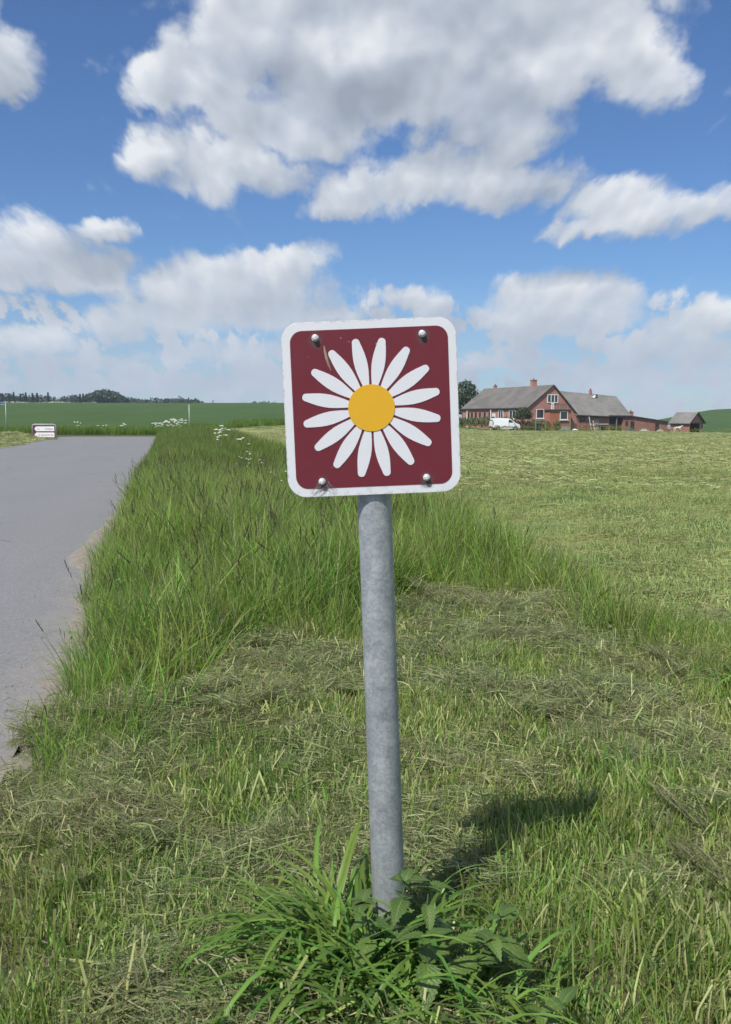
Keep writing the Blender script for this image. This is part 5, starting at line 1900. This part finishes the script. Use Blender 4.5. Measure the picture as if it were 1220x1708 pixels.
def van():
    e = empty('parked_van', (20.55, 146.6, hz(20.55, 146.6)), R(12))
    tag(e, 'white compact delivery van parked in front of the hedge', 'van')
    # side profile, front to +x
    prof = [(-2.12, .42), (-2.16, .62), (-2.14, .95), (-2.08, 1.45), (-2.00, 1.74), (-1.88, 1.81), (-.6, 1.85), (.35, 1.80), (.62, 1.72), (1.30, 1.18), (1.50, 1.08), (1.92, .96), (2.08, .80), (2.14, .58), (2.10, .36), (1.78, .32)]
    def arch(cx, r):
        return [(cx + r * math.cos(a), .31 + r * math.sin(a)) for a in np.linspace(.1, math.pi - .1, 9)]
    poly = prof + arch(1.35, .37) + [(.95, .24), (-.90, .24)] + arch(-1.30, .37) + [(-1.72, .32)]
    n = len(poly)
    vs = []
    def half(z):
        return .88 - .0 if z < 1.0 else .88 - .17 * ((z - 1.0) / .85) ** 1.3
    for s in (-1, 1):
        for (x, z) in poly:
            vs.append((x, s * half(z) * (1 - .06 * max(0, abs(x) - 1.6)), z))
    fs = [tuple(range(n)), tuple(range(2 * n - 1, n - 1, -1))] + [((i + 1) % n, i, n + i, n + (i + 1) % n) for i in range(n)]
    b = MB(); b.add(vs, fs)
    body = b.build('body', M['car'], e, bevel=.05)
    for s in (-1, 1):
        def plate(name, pts, mat, d=.008):
            q = MB()
            m = len(pts)
            v0 = [(x, s * (half(z) + d), z) for x, z in pts] + [(x, s * (half(z) - .01), z) for x, z in pts]
            q.add(v0, [tuple(range(m)), tuple(range(2 * m - 1, m - 1, -1))] + [((i + 1) % m, i, m + i, m + (i + 1) % m) for i in range(m)])
            return q.build(name, mat, e)
        plate('side_window', [(.30, 1.18), (1.10, 1.18), (1.0, 1.30), (.62, 1.60), (.34, 1.62)], M['glass'])
        plate('rub_strip', [(-.85, .50), (.92, .50), (.92, .60), (-.85, .60)], M['plastic'], .02)
        plate('sill_trim', [(-1.66, .30), (-1.72, .44), (-2.10, .44), (-2.05, .36)], M['plastic'], .015)
        dr = plate('door', [(.24, .66), (1.12, .66), (1.16, 1.14), (.24, 1.14)], M['car'], .004)
        MB().box((.34, s * .895, 1.02), (.16, .03, .035)).build('door_handle', M['plastic'], dr)
        MB().box((1.12, s * 1.0, 1.22), (.12, .2, .16)).build('wing_mirror', M['car'], e, bevel=.03)
        for cx in (-1.30, 1.35):
            w = MB().tube([(cx, s * .68, .31), (cx, s * .87, .31)], .31, 22).build('wheel', M['rubber'], e, bevel=.02)
            MB().tube([(cx, s * .80, .31), (cx, s * .878, .31)], .20, 16).build('rim', M['rim'], w)
        MB().box((2.02, s * .66, .78), (.16, .30, .16)).build('headlight', M['lamp'], e, bevel=.03)
        MB().box((-2.09, s * .79, 1.12), (.09, .14, .52)).build('tail_light', M['redlamp'], e, bevel=.02)
        MB().box((-2.055, s * .36, 1.40), (.05, .60, .42)).build('rear_window', M['glass'], e)
    b = MB()
    b.add([(.66, -.66, 1.715), (.66, .66, 1.715), (1.27, .74, 1.225), (1.27, -.74, 1.225), (.645, -.66, 1.70), (.645, .66, 1.70), (1.255, .74, 1.21), (1.255, -.74, 1.21)],
          [(0, 1, 2, 3), (7, 6, 5, 4), (0, 4, 5, 1), (1, 5, 6, 2), (2, 6, 7, 3), (3, 7, 4, 0)])
    w = b.build('windscreen', M['glass'], e); w.location = (.012, 0, .014)
    MB().box((2.08, 0, .48), (.16, 1.62, .24)).build('front_bumper', M['plastic'], e, bevel=.04)
    MB().box((-2.12, 0, .50), (.14, 1.66, .22)).build('rear_bumper', M['plastic'], e, bevel=.04)
    MB().box((-2.15, 0, .80), (.02, .52, .12)).build('number_plate', M['wpaint'], e)


def animal():
    """white four-legged animal grazing by the shed, one skinned mesh"""
    x, y = 45.3, 144.2
    e = None
    me = bpy.data.meshes.new('goat')
    P = {}
    V = []; E = []; Rr = []
    def add(p, r, par=None):
        V.append(p); Rr.append(r)
        if par is not None:
            E.append((par, len(V) - 1))
        return len(V) - 1
    pel = add((-.42, 0, .74), .17)
    mid = add((-.05, 0, .72), .20, pel)
    sh = add((.34, 0, .76), .185, mid)
    nk = add((.58, 0, .92), .10, sh)
    hd = add((.78, 0, 1.02), .085, nk)
    mz = add((.98, 0, .93), .05, hd)
    for s in (-1, 1):
        add((.70, s * .15, 1.06), .025, hd)
        a = add((.36, s * .13, .50), .075, sh); a = add((.38, s * .13, .27), .042, a); a = add((.36, s * .13, .05), .035, a); add((.40, s * .13, .015), .038, a)
        a = add((-.38, s * .13, .52), .095, pel); a = add((-.50, s * .13, .30), .045, a); a = add((-.46, s * .13, .05), .035, a); add((-.42, s * .13, .015), .038, a)
    t = add((-.60, 0, .72), .03, pel); add((-.66, 0, .45), .018, t)
    me.from_pydata(V, E, [])
    o = bpy.data.objects.new('grazing_animal', me); C.objects.link(o)
    me.materials.append(M['animal'])
    sk = o.modifiers.new('skin', 'SKIN'); sk.use_smooth_shade = True
    if not me.skin_vertices:
        lay = None
        bm = bmesh.new(); bm.from_mesh(me); bm.verts.layers.skin.verify(); bm.to_mesh(me); bm.free()
    for i, sv in enumerate(me.skin_vertices[0].data):
        sv.radius = (Rr[i], Rr[i]); sv.use_root = (i == 0)
    sb = o.modifiers.new('sub', 'SUBSURF'); sb.levels = 2; sb.render_levels = 2
    o.location = (x, y, hz(x, y) - .02)
    o.rotation_euler = (0, 0, R(10))
    tag(o, 'small white four-legged animal standing left of the open shed', 'animal')


def farmyard():
    # white posts in front of the long wall
    for (x, y, h, lab) in ((18.95, 150.6, 2.95, 'tall white post rising behind the parked van'), (15.5, 151.8, 2.5, 'short white post at the far left end of the farmhouse wall')):
        e = empty('white_post', (x, y, hz(x, y)))
        tag(e, lab, 'post')
        MB().box((0, 0, h / 2 - .1), (.13, .10, h + .2)).build('shaft', M['wpaint'], e, bevel=.01)
        MB().box((0, 0, h + .03), (.17, .14, .05)).build('cap', M['wpaint'], e)
    # wooden clothes frame
    e = empty('clothes_frame', (25.0, 145.8, hz(25, 145.8)), R(3))
    tag(e, 'wooden two-post frame with crossbar in front of the hedge', 'frame')
    for xx in (0, 1.50):
        MB().tube([(xx, 0, -.2), (xx, 0, 1.62)], .075, 8).build('post', M['wood'], e)
    MB().box((.75, 0, 1.54), (1.5, .08, .10)).build('crossbar', M['wood'], e)
    MB().tube([(.90, .0, -.1), (.90, 0, .6)], .05, 8).build('short_stake', M['wood'], e)
    e = empty('dark_bin', (25.5, 146.5, hz(25.5, 146.5)))
    tag(e, 'dark bin standing inside the wooden frame', 'bin')
    b = MB(); b.tube([(0, 0, 0), (0, 0, .95)], [.30, .36], 14); b.build('tub', M['plastic'], e)
    MB().tube([(0, 0, .95), (0, 0, 1.02), (0, 0, 1.07)], [.39, .38, .2], 14).build('lid', M['plastic'], e)
    # farm clutter before the barn
    e = empty('hay_rake', (32.9, 149.8, hz(32.9, 149.8)), R(8))
    tag(e, 'rusty hay rake with a large round wheel before the barn', 'implement')
    for xx in (0, 1.9):
        w = MB(); n = 24
        w.tube([(xx + .62 * math.cos(2 * math.pi * k / n), .05, .62 + .62 * math.sin(2 * math.pi * k / n)) for k in range(n + 1)], .045, 6)
        wo = w.build('wheel', M['rust'], e)
        sp = MB()
        for k in range(8):
            a = math.pi * k / 4
            sp.tube([(xx, .05, .62), (xx + .6 * math.cos(a), .05, .62 + .6 * math.sin(a))], .018, 5)
        sp.build('spokes', M['rust'], wo)
    MB().tube([(0, .05, .62), (1.9, .05, .62)], .05, 8).build('axle', M['rust'], e)
    for k in range(12):
        xx = .1 + k * .155
        MB().tube([(xx, .05, .62), (xx, .45, .75), (xx, .75, .45), (xx, .7, .08)], .015, 5).build('tine', M['rust'], e)
    MB().tube([(.95, .05, .62), (.95, -1.6, .45)], .04, 6).build('drawbar', M['rust'], e)
    e = empty('farm_trailer', (36.2, 150.5, hz(36.2, 150.5)), R(6))
    tag(e, 'small dark flat farm trailer with a pale load before the barn', 'trailer')
    MB().box((0, 0, .62), (2.2, 1.3, .10)).build('deck', M['fascia'], e)
    for s in (-1, 1):
        MB().box((0, s * .63, .80), (2.2, .04, .26)).build('side_board', M['fascia'], e)
        w = MB().tube([(0, s * .66, .32), (0, s * .84, .32)], .32, 16).build('wheel', M['rubber'], e)
        MB().tube([(0, s * .80, .32), (0, s * .85, .32)], .16, 12).build('rim', M['rust'], w)
    MB().tube([(1.1, 0, .55), (2.0, 0, .45)], .04, 6).build('drawbar', M['rust'], e)
    MB().box((-.2, 0, .86), (1.5, 1.0, .36)).build('load', M['concrete'], e, bevel=.08)
    e = empty('leaning_ladder', (34.35, 150.9, hz(34.35, 150.9)), R(8))
    tag(e, 'white slanting pole frame standing between rake and trailer', 'frame')
    MB().tube([(0, 0, 0), (-.35, .2, 2.1)], .05, 6).build('rail', M['wpaint'], e)
    MB().tube([(.45, 0, 0), (.30, .2, 1.5)], .05, 6).build('rail', M['wpaint'], e)
    for t in (.25, .5):
        MB().tube([(-.35 * t, .2 * t, 2.1 * t), (.45 - .15 * t, .2 * t, 1.5 * t)], .03, 6).build('rung', M['wpaint'], e)
    e = empty('fence_stake', (30.6, 148.6, hz(30.6, 148.6)))
    tag(e, 'pale wooden stake standing alone right of the farmhouse bay', 'post')
    MB().tube([(0, 0, -.2), (0, 0, 1.5)], [.08, .07], 8).build('shaft', M['wood'], e)
    MB().tube([(0, 0, 1.5), (0, 0, 1.58)], [.07, .02], 8).build('tip', M['wood'], e)
    # boulder-like heaps along the low range
    rr = random.Random(8)
    for (x, y, s, lab, mk) in ((40.9, 153.6, .55, 'dark tarpaulined heap beside the first outbuilding door', 'plastic'), (43.2, 153.9, .5, 'pale rubble heap below the low outbuilding wall', 'concrete'), (31.4, 148.9, .28, 'small pale stone at the right foot of the farmhouse', 'wpaint'), (45.0, 151.5, .45, 'straw heap left of the white animal', 'straw')):
        bm = bmesh.new()
        bmesh.ops.create_icosphere(bm, subdivisions=3, radius=1)
        for v in bm.verts:
            q = 1 + .18 * math.sin(v.co.x * 5 + x) * math.cos(v.co.y * 4 + y) + rr.uniform(-.05, .05)
            v.co = Vector((v.co.x * s * 1.5 * q, v.co.y * s * q, max(v.co.z, -.2) * s * q))
        me = bpy.data.meshes.new('yard_heap'); bm.to_mesh(me); bm.free()
        o = link('yard_heap', me, M[mk]); o.location = (x, y, hz(x, y))
        tag(o, lab, 'heap')
    # yellow-flowering weeds along the far edge of the meadow
    r = np.random.default_rng(5)
    n = 1500
    X = r.uniform(14.5, 60, n); Y = np.where(X < 46, 142.6, 141.9) + r.uniform(0, 2.2, n)
    dens = .5 + .5 * np.sin(X * 1.1) * np.sin(X * .37 + 1)
    k = r.uniform(0, 1, n) < np.clip(dens, .15, 1)
    X, Y = X[k], Y[k]
    c = np.stack([X, Y, height(X, Y) + r.uniform(.25, .75, len(X))], 1)
    s = .07
    V = np.stack([c + (-s, 0, 0), c + (0, -s * .5, s), c + (s, 0, 0), c + (0, s * .5, -s)], 1).reshape(-1, 3)
    me = np_mesh('yellow_weeds', V, np.arange(4 * len(X)).reshape(-1, 4))
    o = link('yellow_weeds', me, mat_plain('yellow_flower', (.50, .45, .06), (.35, .38, .07), 3, .8))
    tag(o, 'yellow-flowering weeds along the far edge of the meadow', 'wildflowers', kind='stuff')


farmhouse()
barn()
shed()
van()
animal()
farmyard()


# ================================================================== the air: faint summer haze
HAZE = .00030
if HAZE:
    hb = MB().box((0, 250, 20), (1500, 960, 48))
    hm = bpy.data.materials.new('summer_haze'); hm.use_nodes = True
    ht = hm.node_tree
    for n_ in list(ht.nodes):
        ht.nodes.remove(n_)
    pv = ht.nodes.new('ShaderNodeVolumePrincipled'); mo = ht.nodes.new('ShaderNodeOutputMaterial')
    pv.inputs['Color'].default_value = (.72, .86, 1.0, 1); pv.inputs['Density'].default_value = HAZE; pv.inputs['Anisotropy'].default_value = .2
    ht.links.new(pv.outputs[0], mo.inputs['Volume'])
    ho = hb.build('haze', hm)
    tag(ho, 'thin bluish summer haze in the air over the fields', 'haze', kind='stuff')
